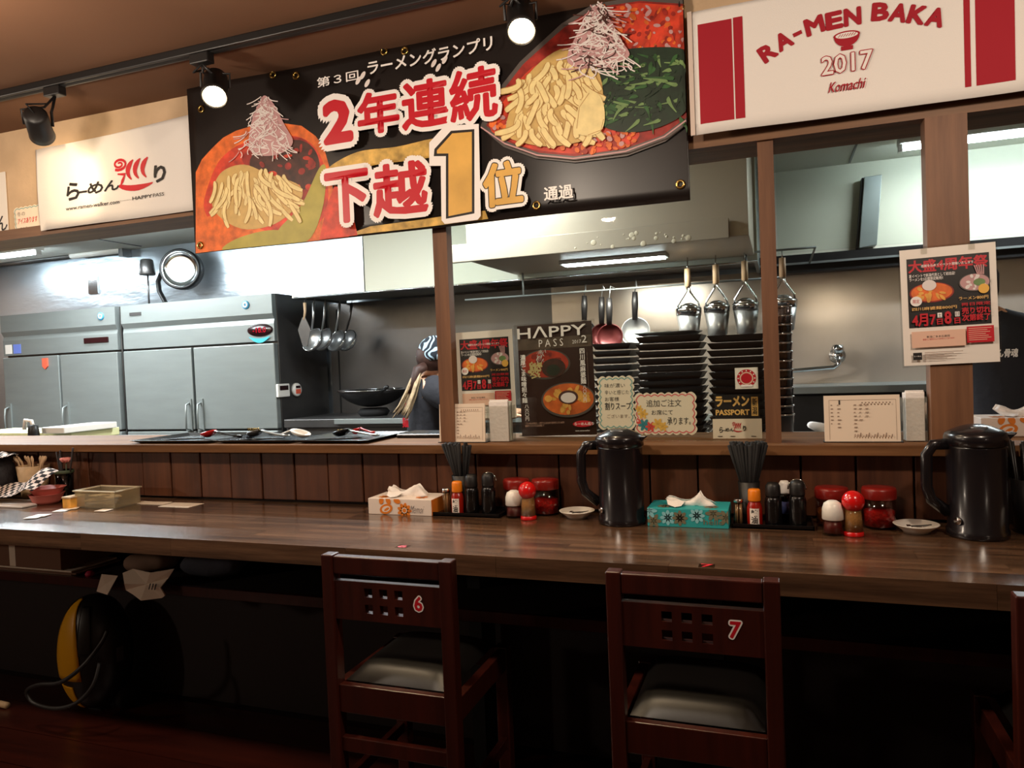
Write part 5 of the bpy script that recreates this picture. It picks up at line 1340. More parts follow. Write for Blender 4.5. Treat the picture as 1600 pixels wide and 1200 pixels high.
p = PZ(456, 680, ZL + .02); spoon('soup_spoon', p.x, 2.27, radians(170), 'white porcelain soup spoon on the middle black tray', 'porcelain', 'porcelain', .12, .034)
p = PZ(531, 677, ZL + .02); t = spoon('skimmer_spoon', p.x, 2.3, radians(-12), 'slotted skimmer spoon resting on the last black tray', 'black_gloss', 'chrome')
for k in range(6): MB().lathe([(0, 0), (.003, 0), (.003, .002), (0, .003)], (p.x - .018 + k * .007, 2.30 - .006 * (k % 2), ZL + .03), 8).build('rivet', 'brass', t)
p = PZ(612, 680, ZL + .015); spoon('soup_spoon', PZ(578, 680, ZL).x - .03, 2.36, radians(8), 'red soup spoon at the edge of the last black tray', 'spoon_red', 'spoon_red', .07, .013)
for xx, nm in ((xa + .12, 'first'), (xb + .10, 'middle'), (xc + .08, 'last')):
    t = thing('chopsticks', 'pair of dark chopsticks lying on the %s black tray' % nm, 'chopsticks', (xx, 2.2, ZL + .004))
    for s in (0, 1): MB().tube([(xx - .06, 2.17 + s * .009, ZL + .0075), (xx + .12, 2.24 + s * .012, ZL + .0075)], [.0035, .0022], 6).build('stick', 'black_gloss', t)

# ---------------------------------------------------------------- left end of the counter
plain('checker_a', (30, 24, 24), .8)
m, nt, b = new_mat('checker_cloth')
tc = N(nt, 'ShaderNodeTexCoord'); ck = N(nt, 'ShaderNodeTexChecker'); ck.inputs['Scale'].default_value = 1; ck.inputs[1].default_value = lin((226, 206, 194)); ck.inputs[2].default_value = lin((26, 20, 20))
mp = N(nt, 'ShaderNodeMapping'); mp.inputs['Scale'].default_value = (62, 62, 62)
nt.links.new(tc.outputs['UV'], mp.inputs['Vector']); nt.links.new(mp.outputs['Vector'], ck.inputs['Vector']); nt.links.new(ck.outputs['Color'], b.inputs['Base Color']); b.inputs['Roughness'].default_value = .9
plain('pink_plastic', (226, 124, 114), .4)
plain('cloudy_plastic', (216, 200, 168), .4)
milky('container_plastic', (230, 218, 190), .22)
plain('tub_wood', (196, 164, 124), .6, var=.15, vscale=30)
plain('rose_pink', (236, 150, 140), .7)
plain('bag_dark', (26, 20, 24), .7, bump=.4, bscale=30)
plain('stem_green', (70, 84, 60), .6)
def chk(x0, x1, y0, y1, label, hfun, nx=22, ny=18, name='checkered_cloth'):
    vs_ = []; fs = []
    for i in range(nx + 1):
        for j in range(ny + 1):
            x = x0 + (x1 - x0) * i / nx; y = y0 + (y1 - y0) * j / ny; vs_.append((x, y, hfun(x, y)))
    for i in range(nx):
        for j in range(ny): k = i * (ny + 1) + j; fs.append((k, k + ny + 1, k + ny + 2, k + 1))
    o = MB().add(vs_, fs, '', True).build(name, 'checker_cloth', None, origin=((x0 + x1) / 2, (y0 + y1) / 2, ZC), solid=.0015)
    uv = o.data.uv_layers.new(name='UVMap')
    for lp in o.data.loops:
        c = vs_[lp.vertex_index] if False else o.data.vertices[lp.vertex_index].co
        uv.data[lp.index].uv = (c.x * .8, c.y * .5 + c.z * 1.1)
    tag(o, label, 'cloth'); return o
pb = PZ(66, 788, ZC); bxx, byy = pb.x, pb.y + .02
t = thing('pink_bowl', 'lower pink plastic bowl half under the checkered cloth', 'bowl', (bxx, byy, ZC), 'pink plastic bowls')
MB().lathe([(0, 0), (.038, 0), (.048, .012), (.058, .036), (.061, .038), (.056, .036), (.038, .006), (0, .005)], (bxx, byy, ZC), 32).build('bowl', 'pink_plastic', t)
t = thing('pink_bowl', 'upper pink plastic bowl stacked under the checkered cloth', 'bowl', (bxx, byy, ZC + .025), 'pink plastic bowls')
MB().lathe([(0, 0), (.034, 0), (.046, .014), (.060, .034), (.064, .036), (.058, .034), (.034, .006), (0, .005)], (bxx + .004, byy, ZC + .025), 32).build('bowl', 'pink_plastic', t)
lx = PZ(2, 790, ZC).x
def ch(x, y):
    q = math.exp(-(((x - bxx) / .12) ** 2 + ((y - byy) / .11) ** 2)); return ZC + .016 + .074 * q + .05 * min(1, max(0, (y - byy + .05) / .09)) + .006 * sin(x * 40 + y * 22)
chk(lx - .16, bxx + .03, byy - .08, byy + .03, 'black and white checkered cloth over the pink bowls', ch)
o = MB().box(lx - .2, bxx + .0, byy - .10, byy + .02, ZC, ZC + .008).build('folded_napkin', 'white_cloth', None, .003, origin=(lx, byy, ZC)); tag(o, 'folded pale napkin under the checkered cloth', 'napkin')
# wooden tub with spoons
yt_ = 2.108; xt = PY(52, 735, yt_).x; zr = PY(48, 727, yt_).z
t = thing('spoon_tub', 'round wooden tub holding small wooden spoons', 'tub', (xt, yt_, ZC))
MB().lathe([(0, 0), (.042, 0), (.044, .004), (.058, zr - ZC), (.053, zr - ZC), (.04, .008), (0, .008)], (xt, yt_, ZC), 32).build('tub', 'tub_wood', t)
random.seed(12)
for k in range(12):
    q = -1.2 + 2.4 * k / 11 + random.uniform(-.1, .1); lean = .05 * sin(q)
    x_, y_ = xt + .03 * sin(q), yt_ + random.uniform(-.02, .02)
    s = thing('wooden_spoon', 'small pale wooden spoon standing in the round tub', 'spoon', (x_, y_, ZC + .01), 'wooden spoons in the tub')
    MB().tube([(x_, y_, ZC + .012), (x_ + lean * .9, y_, zr + .012), (x_ + lean * 1.25, y_ - .002, zr + .026), (x_ + lean * 1.45, y_ - .002, zr + .036)], [.004, .005, .0085, .004], 8, flat=.45).build('stick', 'pale_wood', s)
# glass with chopsticks and a rose
xg = PY(100, 740, 2.09).x; zg = PY(100, 734, 2.09).z
t = thing('glass_jar', 'glass jar holding chopsticks and a pink rose', 'jar', (xg, 2.09, ZC))
MB().lathe([(0, 0), (.028, 0), (.03, .004), (.033, zg - ZC), (.031, zg - ZC), (.027, .006), (0, .006)], (xg, 2.09, ZC), 28).build('glass', 'bottle_glass', t)
MB().lathe([(.0325, zg - ZC - .014), (.035, zg - ZC - .012), (.035, zg - ZC), (.0325, zg - ZC)], (xg, 2.09, ZC), 28).build('rim', 'stem_green', t)
for k, (dx, top) in enumerate(((-.03, .07), (-.018, .06), (-.012, .075), (.05, .085))):
    s = thing('chopstick', 'dark chopstick standing in the glass jar', 'chopstick', (xg, 2.09, ZC + .008), 'chopsticks in the glass jar')
    MB().tube([(xg + dx * .2, 2.09, ZC + .01), (xg + dx * 1.1, 2.09, zg + top)], [.0025, .0035], 6).build('stick', 'dark_wall', s)
s = thing('rose', 'small pink artificial rose in the glass jar', 'flower', (xg + .01, 2.09, ZC + .01))
MB().tube([(xg + .006, 2.088, ZC + .012), (xg + .018, 2.088, zg + .03)], .002, 6).build('stem', 'stem_green', s)
for k in range(9):
    q = k * 2.4; r = .004 + .0012 * k
    M = Matrix.Translation((xg + .018 + r * cos(q), 2.086 + r * sin(q), zg + .038)) @ Matrix.Rotation(q, 4, 'Z') @ Matrix.Rotation(.5, 4, 'Y')
    MB().lathe([(0, -.009), (.007, -.006), (.010, .003), (.008, .010), (.005, .004), (0, -.006)], n=10, M=M @ Matrix.Diagonal((.55, 1, 1, 1))).build('petal', 'rose_pink', s)
# small wooden box
p = PZ(99, 795, ZC); p2 = PZ(114, 793, ZC)
t = thing('wooden_box', 'tiny wooden box next to the plastic container', 'box', (p.x + .02, p.y + .03, ZC)); hz = .036
bx('box', p.x - .006, p.x + .034, p.y + .002, p.y + .06, ZC, ZC + hz, 'tofu', t, .002)
bx('lid', p.x - .008, p.x + .036, p.y, p.y + .062, ZC + hz, ZC + hz + .006, 'tub_wood', t, .001)
# plastic container with paper packets
a = PZ(118, 793, ZC); b = PZ(203, 790, ZC); d = .11; hz = .062
t = thing('plastic_container', 'cloudy plastic container holding paper packets', 'container', ((a.x + b.x) / 2, a.y + d / 2, ZC))
bx('floor_plate', a.x, b.x, a.y, a.y + d, ZC, ZC + .003, 'container_plastic', t)
for q in ((a.x, b.x, a.y, a.y + .002), (a.x, b.x, a.y + d - .002, a.y + d), (a.x, a.x + .002, a.y + .002, a.y + d - .002), (b.x - .002, b.x, a.y + .002, a.y + d - .002)):
    bx('wall', q[0], q[1], q[2], q[3], ZC + .003, ZC + hz, 'container_plastic', t)
mb = MB()
for (x0, x1, y0, y1) in ((a.x - .005, b.x + .005, a.y - .005, a.y + .003), (a.x - .005, b.x + .005, a.y + d - .003, a.y + d + .005), (a.x - .005, a.x + .003, a.y, a.y + d), (b.x - .003, b.x + .005, a.y, a.y + d)): mb.box(x0, x1, y0, y1, ZC + hz - .004, ZC + hz)
mb.build('rim', 'cloudy_plastic', t)
random.seed(14)
for k in range(7):
    x_, y_ = random.uniform(a.x + .05, b.x - .05), random.uniform(a.y + .035, a.y + d - .035)
    M = Matrix.Translation((x_, y_, ZC + .008 + k * .005)) @ Matrix.Rotation(random.uniform(-.5, .5), 4, 'Z') @ Matrix.Rotation(random.uniform(-.12, .12), 4, 'Y')
    o = MB().box(-.042, .042, -.024, .024, -.002, .002, M=M).build('paper_packet', 'cream_paper', None, .001, origin=(x_, y_, ZC + .006)); tag(o, 'small paper packet lying in the plastic container', 'packet', 'paper packets in the container')
# paper slips lying on the counter
for k, (u, v, w_, d, rot, mm, lab) in enumerate(((283, 789, .135, .075, .0, 'cream_paper', 'largest cream paper slip lying by the plank wall'), (245, 786, .10, .05, .05, 'cream_paper', 'cream paper slip tucked under the largest slip'), (224, 785, .07, .045, -.1, 'cream_paper', 'cream paper slip next to the plastic container'),
        (98, 797, .045, .05, .3, 'white_paper', 'white paper tag lying before the tiny wooden box'), (113, 794, .04, .04, .5, 'cream_paper', 'small cream tag beside the tiny wooden box'), (162, 797, .045, .04, .1, 'cream_paper', 'cream tag lying before the plastic container'),
        (52, 808, .045, .04, .4, 'white_paper', 'white paper tag lying before the folded napkin'), (64, 805, .05, .04, .3, 'white_paper', 'second white paper tag overlapping another before the napkin'))):
    p = PZ(u, v, ZC + .001 + .0004 * k); M = Matrix.Translation(p) @ Matrix.Rotation(rot, 4, 'Z')
    o = MB().box(-w_ / 2, w_ / 2, -d / 2, d / 2, -.0008, .0002, M=M).build('paper_slip', mm, None, origin=tuple(p)); tag(o, lab, 'paper', 'paper slips on the counter')
# dark bag and its checkered flap
p = PY(17, 735, 2.07)
t = thing('dark_bag', 'dark bag standing at the end of the counter', 'bag', (p.x - .08, 2.06, ZC))
M = Matrix.Translation((p.x - .105, 2.070, ZC + .085)) @ Matrix.Diagonal((.8, .55, .96, 1))
MB().lathe([(0, -.085), (.10, -.084), (.125, -.05), (.128, 0), (.115, .05), (.07, .085), (0, .092)], n=24, M=M).build('bag_body', 'bag_dark', t)
vs_ = []; fs = []
for i in range(13):
    for j in range(9):
        x = p.x - .19 + .21 * i / 12; y = 1.99 + .10 * j / 8; vs_.append((x, y, ZC + .179 - .35 * abs(x - p.x + .085) ** 1.6 + .004 * sin(i * 1.7 + j)))
for i in range(12):
    for j in range(8): k = i * 9 + j; fs.append((k, k + 9, k + 10, k + 1))
o = MB().add(vs_, fs, '', True).build('flap', 'checker_cloth', t, solid=.0015); uv = o.data.uv_layers.new(name='UVMap')
for lp in o.data.loops: c = o.data.vertices[lp.vertex_index].co; uv.data[lp.index].uv = (c.x, c.y)
# cutting boards and a tap behind the ledge
a = PY(20, 683, 2.6); b = PY(112, 676, 2.6)
plain('board_yellow', (226, 224, 170), .5)
o = bx('cutting_board', a.x - .4, b.x - .03, 2.62, 2.9, .925, .965, 'board_yellow', None, .004); tag(o, 'thick pale yellow cutting board behind the ledge', 'cutting board')
o = bx('cutting_board', PY(62, 683, 2.55).x, b.x, 2.56, 2.86, .9655, .9955, 'white_plastic', None, .004); tag(o, 'white cutting board lying on the yellow one', 'cutting board')
p = PY(46, 672, 2.5)
t = thing('sink_tap', 'black and white kitchen tap behind the ledge', 'tap', (p.x, 2.52, .925))
MB().lathe([(0, 0), (.026, 0), (.024, .06), (.02, .085), (0, .09)], (p.x, 2.52, .925), 16).build('body', 'black_satin', t)
MB().tube([(p.x - .0, 2.52, 1.0), (p.x - .01, 2.52, 1.03), (p.x - .05, 2.52, 1.035), (p.x - .06, 2.52, .99)], .009, 8).build('spout', 'white_plastic', t)
# ================================================================== chairs
def holed(mb, xs, zs, holes, y0, y1):
    nx, nz = len(xs) - 1, len(zs) - 1
    solid = lambda i, j: 0 <= i < nx and 0 <= j < nz and (i, j) not in holes
    for i in range(nx):
        for j in range(nz):
            if not solid(i, j): continue
            x0, x1, z0, z1 = xs[i], xs[i + 1], zs[j], zs[j + 1]
            q = [[(x0, y0, z0), (x1, y0, z0), (x1, y0, z1), (x0, y0, z1)], [(x0, y1, z1), (x1, y1, z1), (x1, y1, z0), (x0, y1, z0)]]
            if not solid(i - 1, j): q.append([(x0, y0, z0), (x0, y0, z1), (x0, y1, z1), (x0, y1, z0)])
            if not solid(i + 1, j): q.append([(x1, y0, z0), (x1, y1, z0), (x1, y1, z1), (x1, y0, z1)])
            if not solid(i, j - 1): q.append([(x0, y0, z0), (x0, y1, z0), (x1, y1, z0), (x1, y0, z0)])
            if not solid(i, j + 1): q.append([(x0, y0, z1), (x1, y0, z1), (x1, y1, z1), (x0, y1, z1)])
            for f in q: mb.add(f, [(0, 1, 2, 3)])
def chair(x0, label, number=None):
    w_ = .338; x1 = x0 + w_; y = 1.475; pw = .031
    t = thing('counter_chair', label, 'chair', ((x0 + x1) / 2, 1.62, 0), 'dark wooden counter chairs')
    for a in (x0, x1 - pw): bx('leg', a, a + pw, y, y + .034, 0, .782, 'chair_wood', t, .003)
    bx('top_rail', x0 + pw, x1 - pw, y + .003, y + .028, .737, .779, 'chair_wood', t, .003)
    mb = MB(); a, b = x0 + pw, x1 - pw; cx = (a + b) / 2 - .008; hs = .021; gp = .0185
    xs = [a] + sum([[cx + (k - 1) * (hs + gp) - hs / 2, cx + (k - 1) * (hs + gp) + hs / 2] for k in range(3)], []) + [b]
    zs = [.630, .648, .669, .686, .707, .721]
    holed(mb, xs, zs, {(i, j) for i in (1, 3, 5) for j in (1, 3)}, y + .006, y + .024)
    o = mb.build('back_panel', 'chair_wood', t)
    bm = bmesh.new(); bm.from_mesh(o.data); bmesh.ops.remove_doubles(bm, verts=bm.verts, dist=1e-5); bmesh.ops.recalc_face_normals(bm, faces=bm.faces); bm.to_mesh(o.data); bm.free()
    bx('apron', a, b, y + .006, y + .026, .405, .472, 'chair_wood', t, .002)
    for q in (x0 + .002, x1 - .024): bx('side_rail', q, q + .022, y + .034, 1.80, .41, .465, 'chair_wood', t, .002)
    bx('apron', a, b, 1.80, 1.82, .41, .465, 'chair_wood', t, .002)
    for q in (x0, x1 - .034): bx('leg', q, q + .034, 1.795, 1.829, 0, .468, 'chair_wood', t, .003)
    bx('stretcher', a, b, y + .008, y + .026, .31, .345, 'chair_wood', t, .002)
    for q in (x0 + .006, x1 - .024): bx('stretcher', q, q + .018, y + .034, 1.797, .20, .228, 'chair_wood', t, .002)
    # padded seat, rounded over its edges
    mb = MB(); nx, ny = 12, 12; vs_ = []; fs = []; xa, xb, ya, yb = a + .004, b - .004, y + .032, 1.80
    for i in range(nx + 1):
        for j in range(ny + 1):
            p, q = i / nx * 2 - 1, j / ny * 2 - 1; hgt = (1 - abs(p) ** 5) ** .5 * (1 - abs(q) ** 5) ** .5
            vs_.append((xa + (xb - xa) * i / nx, ya + (yb - ya) * j / ny, .4725 + .034 * hgt))
    for i in range(nx):
        for j in range(ny): k = i * (ny + 1) + j; fs.append((k, k + ny + 1, k + ny + 2, k + 1))
    n0 = len(vs_); vs_ += [(xa, ya, .4722), (xb, ya, .4722), (xb, yb, .4722), (xa, yb, .4722)]; fs.append((n0 + 3, n0 + 2, n0 + 1, n0))
    mb.add(vs_, fs, '', True); mb.build('seat_cushion', 'seat_leather', t)
    if number:
        S = Sheet(facing(b - .066, y + .0058, .664)); S.text(number, 0, 0, .021, .034, 'print_red', .03, outline=[('print_white', .07)], part='number_sticker', shear=.0 if number == '6' else .1)
        for pn, m in S.parts.items(): m.v = [tuple(S.M @ Vector(p)) for p in m.v]; m.build(pn, None, t)
    return t
chair(-1.034, 'dark red-brown wooden chair numbered 6 at the orange tissue box', '6')
chair(-.348, 'dark red-brown wooden chair numbered 7 at the teal tissue box', '7')
chair(.372, 'dark red-brown wooden chair in front of the last water jug')

# ================================================================== under the counter
plain('cardboard', (120, 84, 62), .8)
plain('grey_print', (150, 120, 100), .8)
plain('yellow_plastic', (250, 184, 20), .4)
plain('vac_black', (26, 24, 24), .4)
plain('cloth_grey', (74, 76, 88), .9, bump=.3, bscale=20)
plain('magenta', (180, 30, 70), .6)
ZS = .545
a = PY(3, 895, 1.845); b = PY(97, 893, 1.845)
random.seed(31)
for k in range(3):
    o = bx('magazine', a.x - .05 + random.uniform(-.01, .01), b.x + .06 + random.uniform(-.02, .02), 1.842 + .001 * k, 2.03, ZS + .0006 + k * .006, ZS + k * .006 + .006, ('grey_print', 'cardboard', 'cream_paper')[k], None, .001)
    tag(o, ('lowest magazine under the cardboard box', 'middle magazine under the cardboard box', 'topmost magazine under the cardboard box')[k], 'magazine')
zb = ZS + .0188
t = thing('cardboard_box', 'low cardboard box on the shelf under the counter', 'box', ((a.x + b.x) / 2, 1.94, zb))
bx('carton', a.x - .12, b.x, 1.842, 2.08, zb, zb + .098, 'cardboard', t, .002)
bx('lid', a.x - .123, b.x + .003, 1.839, 2.083, zb + .0985, zb + .125, 'cardboard', t, .002)
bx('tape_strip', (a.x + b.x) / 2 - .1, (a.x + b.x) / 2 - .07, 1.8412, 1.8418, zb + .002, zb + .097, 'cream_paper', t)
p = PY(131, 906, 1.835)
o = MB().lathe([(0, 0), (.014, .002), (.016, .01), (.01, .018), (0, .02)], (p.x, 1.86, ZS), 14).build('bottle_cap', 'magenta', None, origin=(p.x, 1.86, ZS)); tag(o, 'small magenta bottle cap on the shelf under the counter', 'cap')
def hang_sheet(name, pts, y, mat, label, cat, thick=.0012, curve=.02, lines=0):
    mb = MB(); n = len(pts); w3 = [PY(u, v, y) for u, v in pts]; zt = max(p.z for p in w3)
    xs = [p.x for p in w3]; zs = [p.z for p in w3]; cx = sum(xs) / n; cz = sum(zs) / n
    # fan of small faces so that the sheet can curl
    vs_ = [(cx, y - curve * .3, cz)] + [(p.x, y - curve * (zt - p.z) / max(.01, zt - min(zs)) * .6 + .012 * sin(i * 2.1), p.z) for i, p in enumerate(w3)]
    mb.add(vs_, [(0, i + 1, (i + 1) % n + 1) for i in range(n)], '', False)
    o = mb.build(name, mat, None, origin=(cx, y, min(zs)), solid=thick); return tag(o, label, cat)
# price tag and paper bag hanging over the shelf edge
o = hang_sheet('paper_tag', [(159, 897), (180, 901), (172, 928), (151, 924)], 1.80, 'cream_paper', 'pale paper tag hanging over the shelf edge', 'tag', curve=.0)
o = hang_sheet('paper_bag', [(194, 895), (205, 890), (240, 893), (272, 889), (262, 903), (259, 915), (264, 928), (256, 933), (232, 934), (215, 927), (199, 921), (203, 909)], 1.80, 'cream_paper', 'crumpled pale paper bag hanging over the shelf edge', 'paper bag', .004, .03)
S = Sheet(facing(*tuple(PY(232, 921, 1.775)))); S.text('III', 0, 0, .028, .02, 'ink', 0, shear=.4)
for pn, m in S.parts.items(): m.v = [tuple(S.M @ Vector(p)) for p in m.v]; m.build('lettering', None, o)
def pillow(name, c, rx, ry, rz, mat, label, cat, seed=1, rot=0.):
    random.seed(seed); ph = [random.uniform(0, 6) for _ in range(4)]; mb = MB(); n, m_ = 20, 10; vs_ = []; fs = []
    for i in range(m_ + 1):
        q = -pi / 2 + pi * i / m_
        for j in range(n):
            a = 2 * pi * j / n; k = 1 + .10 * sin(3 * a + ph[0]) * cos(q) + .07 * sin(5 * a + 2 * q + ph[1])
            x, y, z = rx * k * math.copysign(abs(cos(a)) ** .7, cos(a)) * cos(q) ** .6, ry * k * math.copysign(abs(sin(a)) ** .7, sin(a)) * cos(q) ** .6, rz * sin(q)
            vs_.append((c[0] + x * cos(rot) - y * sin(rot), c[1] + x * sin(rot) + y * cos(rot), c[2] + max(-rz, z)))
    for i in range(m_):
        for j in range(n): fs.append((i * n + j, i * n + (j + 1) % n, (i + 1) * n + (j + 1) % n, (i + 1) * n + j))
    mb.add(vs_, fs, '', True); return tag(mb.build(name, mat, None, origin=(c[0], c[1], c[2] - rz)), label, cat)
p = PY(232, 884, 1.93); pillow('folded_parcel', (p.x - .02, 1.97, ZS + .036), .085, .08, .035, 'grey_print', 'wrapped grey parcel on the shelf above the paper bag', 'parcel', 3)
p = PY(305, 886, 1.93); pillow('cloth_bag', (p.x + .055, 1.975, ZS + .046), .105, .08, .045, 'cloth_grey', 'dull grey cloth bag on the shelf under the counter', 'bag', 5, .2)

# ---------------------------------------------------------------- vacuum cleaner
fx = PZ(98, 1128, 0); vx, vy = fx.x + .03, fx.y + .125
t = thing('vacuum_cleaner', 'black and yellow vacuum cleaner standing under the counter', 'vacuum cleaner', (vx, vy, 0))
def ev(a, q, k=1.):               # point on the body: a around, q from bottom to top
    r = cos(q) ** .75; return Vector((vx + .135 * k * r * cos(a), vy + .115 * k * r * sin(a), .215 + .205 * k * sin(q)))
mb = MB(); n, m_ = 32, 18; vs_ = [ev(2 * pi * j / n, -pi / 2 + pi * i / m_ * .999 + .0005) for i in range(m_ + 1) for j in range(n)]
fs = [(i * n + j, i * n + (j + 1) % n, (i + 1) * n + (j + 1) % n, (i + 1) * n + j) for i in range(m_) for j in range(n)]
mb.add(vs_, fs, '', True); mb.build('shell', 'vac_black', t)
def patch(name, q0, q1, a0f, a1f, mat, k=1.012):
    mb = MB(); nq, na = 18, 6; vs_ = []; fs = []
    for i in range(nq + 1):
        s = i / nq; q = q0 + (q1 - q0) * s
        for j in range(na + 1): a = a0f(s) + (a1f(s) - a0f(s)) * j / na; vs_.append(ev(a, q, k))
    for i in range(nq):
        for j in range(na): kk = i * (na + 1) + j; fs.append((kk, kk + 1, kk + na + 2, kk + na + 1))
    mb.add(vs_, fs, '', True); mb.build(name, mat, t, solid=.003)
A0 = radians(246)
patch('yellow_panel', -.35, 1.38, lambda s: A0 - .18 + .2 * s, lambda s: A0 + .78 - .45 * s ** 2, 'yellow_plastic')
patch('yellow_panel', -1.15, -.48, lambda s: A0 - .2, lambda s: A0 + .45, 'yellow_plastic', 1.008)
patch('grey_panel', .1, 1.1, lambda s: A0 + .72, lambda s: A0 + 1.1, 'seat_leather', 1.008)
patch('side_panel', -.1, .15, lambda s: A0 + 1.75, lambda s: A0 + 2.0, 'cloth_grey', 1.008)
hose = [PY(u, v, y) for u, v, y in ((168, 985, 1.86), (158, 1005, 1.84), (130, 1040, 1.8), (95, 1066, 1.78), (60, 1070, 1.78), (42, 1080, 1.78), (52, 1098, 1.78), (85, 1107, 1.77), (120, 1098, 1.78), (146, 1070, 1.8), (157, 1030, 1.83))]
sm = []
for i in range(len(hose) - 1):
    p0, p1, p2, p3 = hose[max(0, i - 1)], hose[i], hose[i + 1], hose[min(len(hose) - 1, i + 2)]
    for k in range(5):
        s = k / 5; sm.append(.5 * ((2 * p1) + (p2 - p0) * s + (2 * p0 - 5 * p1 + 4 * p2 - p3) * s * s + (3 * p1 - p0 - 3 * p2 + p3) * s ** 3))
MB().tube(sm, .007, 8).build('cable', 'black_satin', t)
for s in (-1, 1): MB().lathe([(0, -.02), (.04, -.02), (.045, 0), (.04, .02), (0, .02)], n=20, M=Matrix.Translation((vx + .1 * s, vy + .03, .045)) @ Matrix.Rotation(pi / 2, 4, 'Y')).build('wheel', 'black_matt', t)
MB().box(vx - .03, vx + .03, vy - .02, vy + .02, 0, .03).build('foot', 'black_matt', t)
p = PZ(5, 1098, .02)
o = MB().tube([(p.x - .5, p.y + .03, .012), (p.x + .02, p.y, .012)], .012, 10).build('wooden_stick', 'tub_wood', None, origin=(p.x - .2, p.y, 0)); tag(o, 'wooden stick lying on the floor by the vacuum cleaner', 'stick')

# ================================================================== people
def skin_mesh(name, joints, edges, mat, parent, sub=2):
    """joints: name -> (point, radius or (rx, ry)); grown with the Skin modifier, first joint is the root"""
    names = list(joints); o0 = LOC[parent.name]
    me = bpy.data.meshes.new(name); me.from_pydata([tuple(Vector(joints[k][0]) - o0) for k in names], [(names.index(a), names.index(b)) for a, b in edges], [])
    ob = bpy.data.objects.new(name, me); col.objects.link(ob)
    sk = ob.modifiers.new('skin', 'SKIN'); sk.use_smooth_shade = True; sk.branch_smoothing = .6
    for i, k in enumerate(names):
        r = joints[k][1]; me.skin_vertices[0].data[i].radius = r if isinstance(r, tuple) else (r, r)
        me.skin_vertices[0].data[i].use_root = i == 0
    sb = ob.modifiers.new('sub', 'SUBSURF'); sb.levels = sub; sb.render_levels = sub
    dg = bpy.context.evaluated_depsgraph_get(); m2 = bpy.data.meshes.new_from_object(ob.evaluated_get(dg)); m2.name = name
    bpy.data.objects.remove(ob); m2.materials.clear(); m2.materials.append(MATS[mat])
    for p in m2.polygons: p.use_smooth = True
    o = bpy.data.objects.new(name, m2); col.objects.link(o); o.parent = parent; LOC[o.name] = o0
    return o
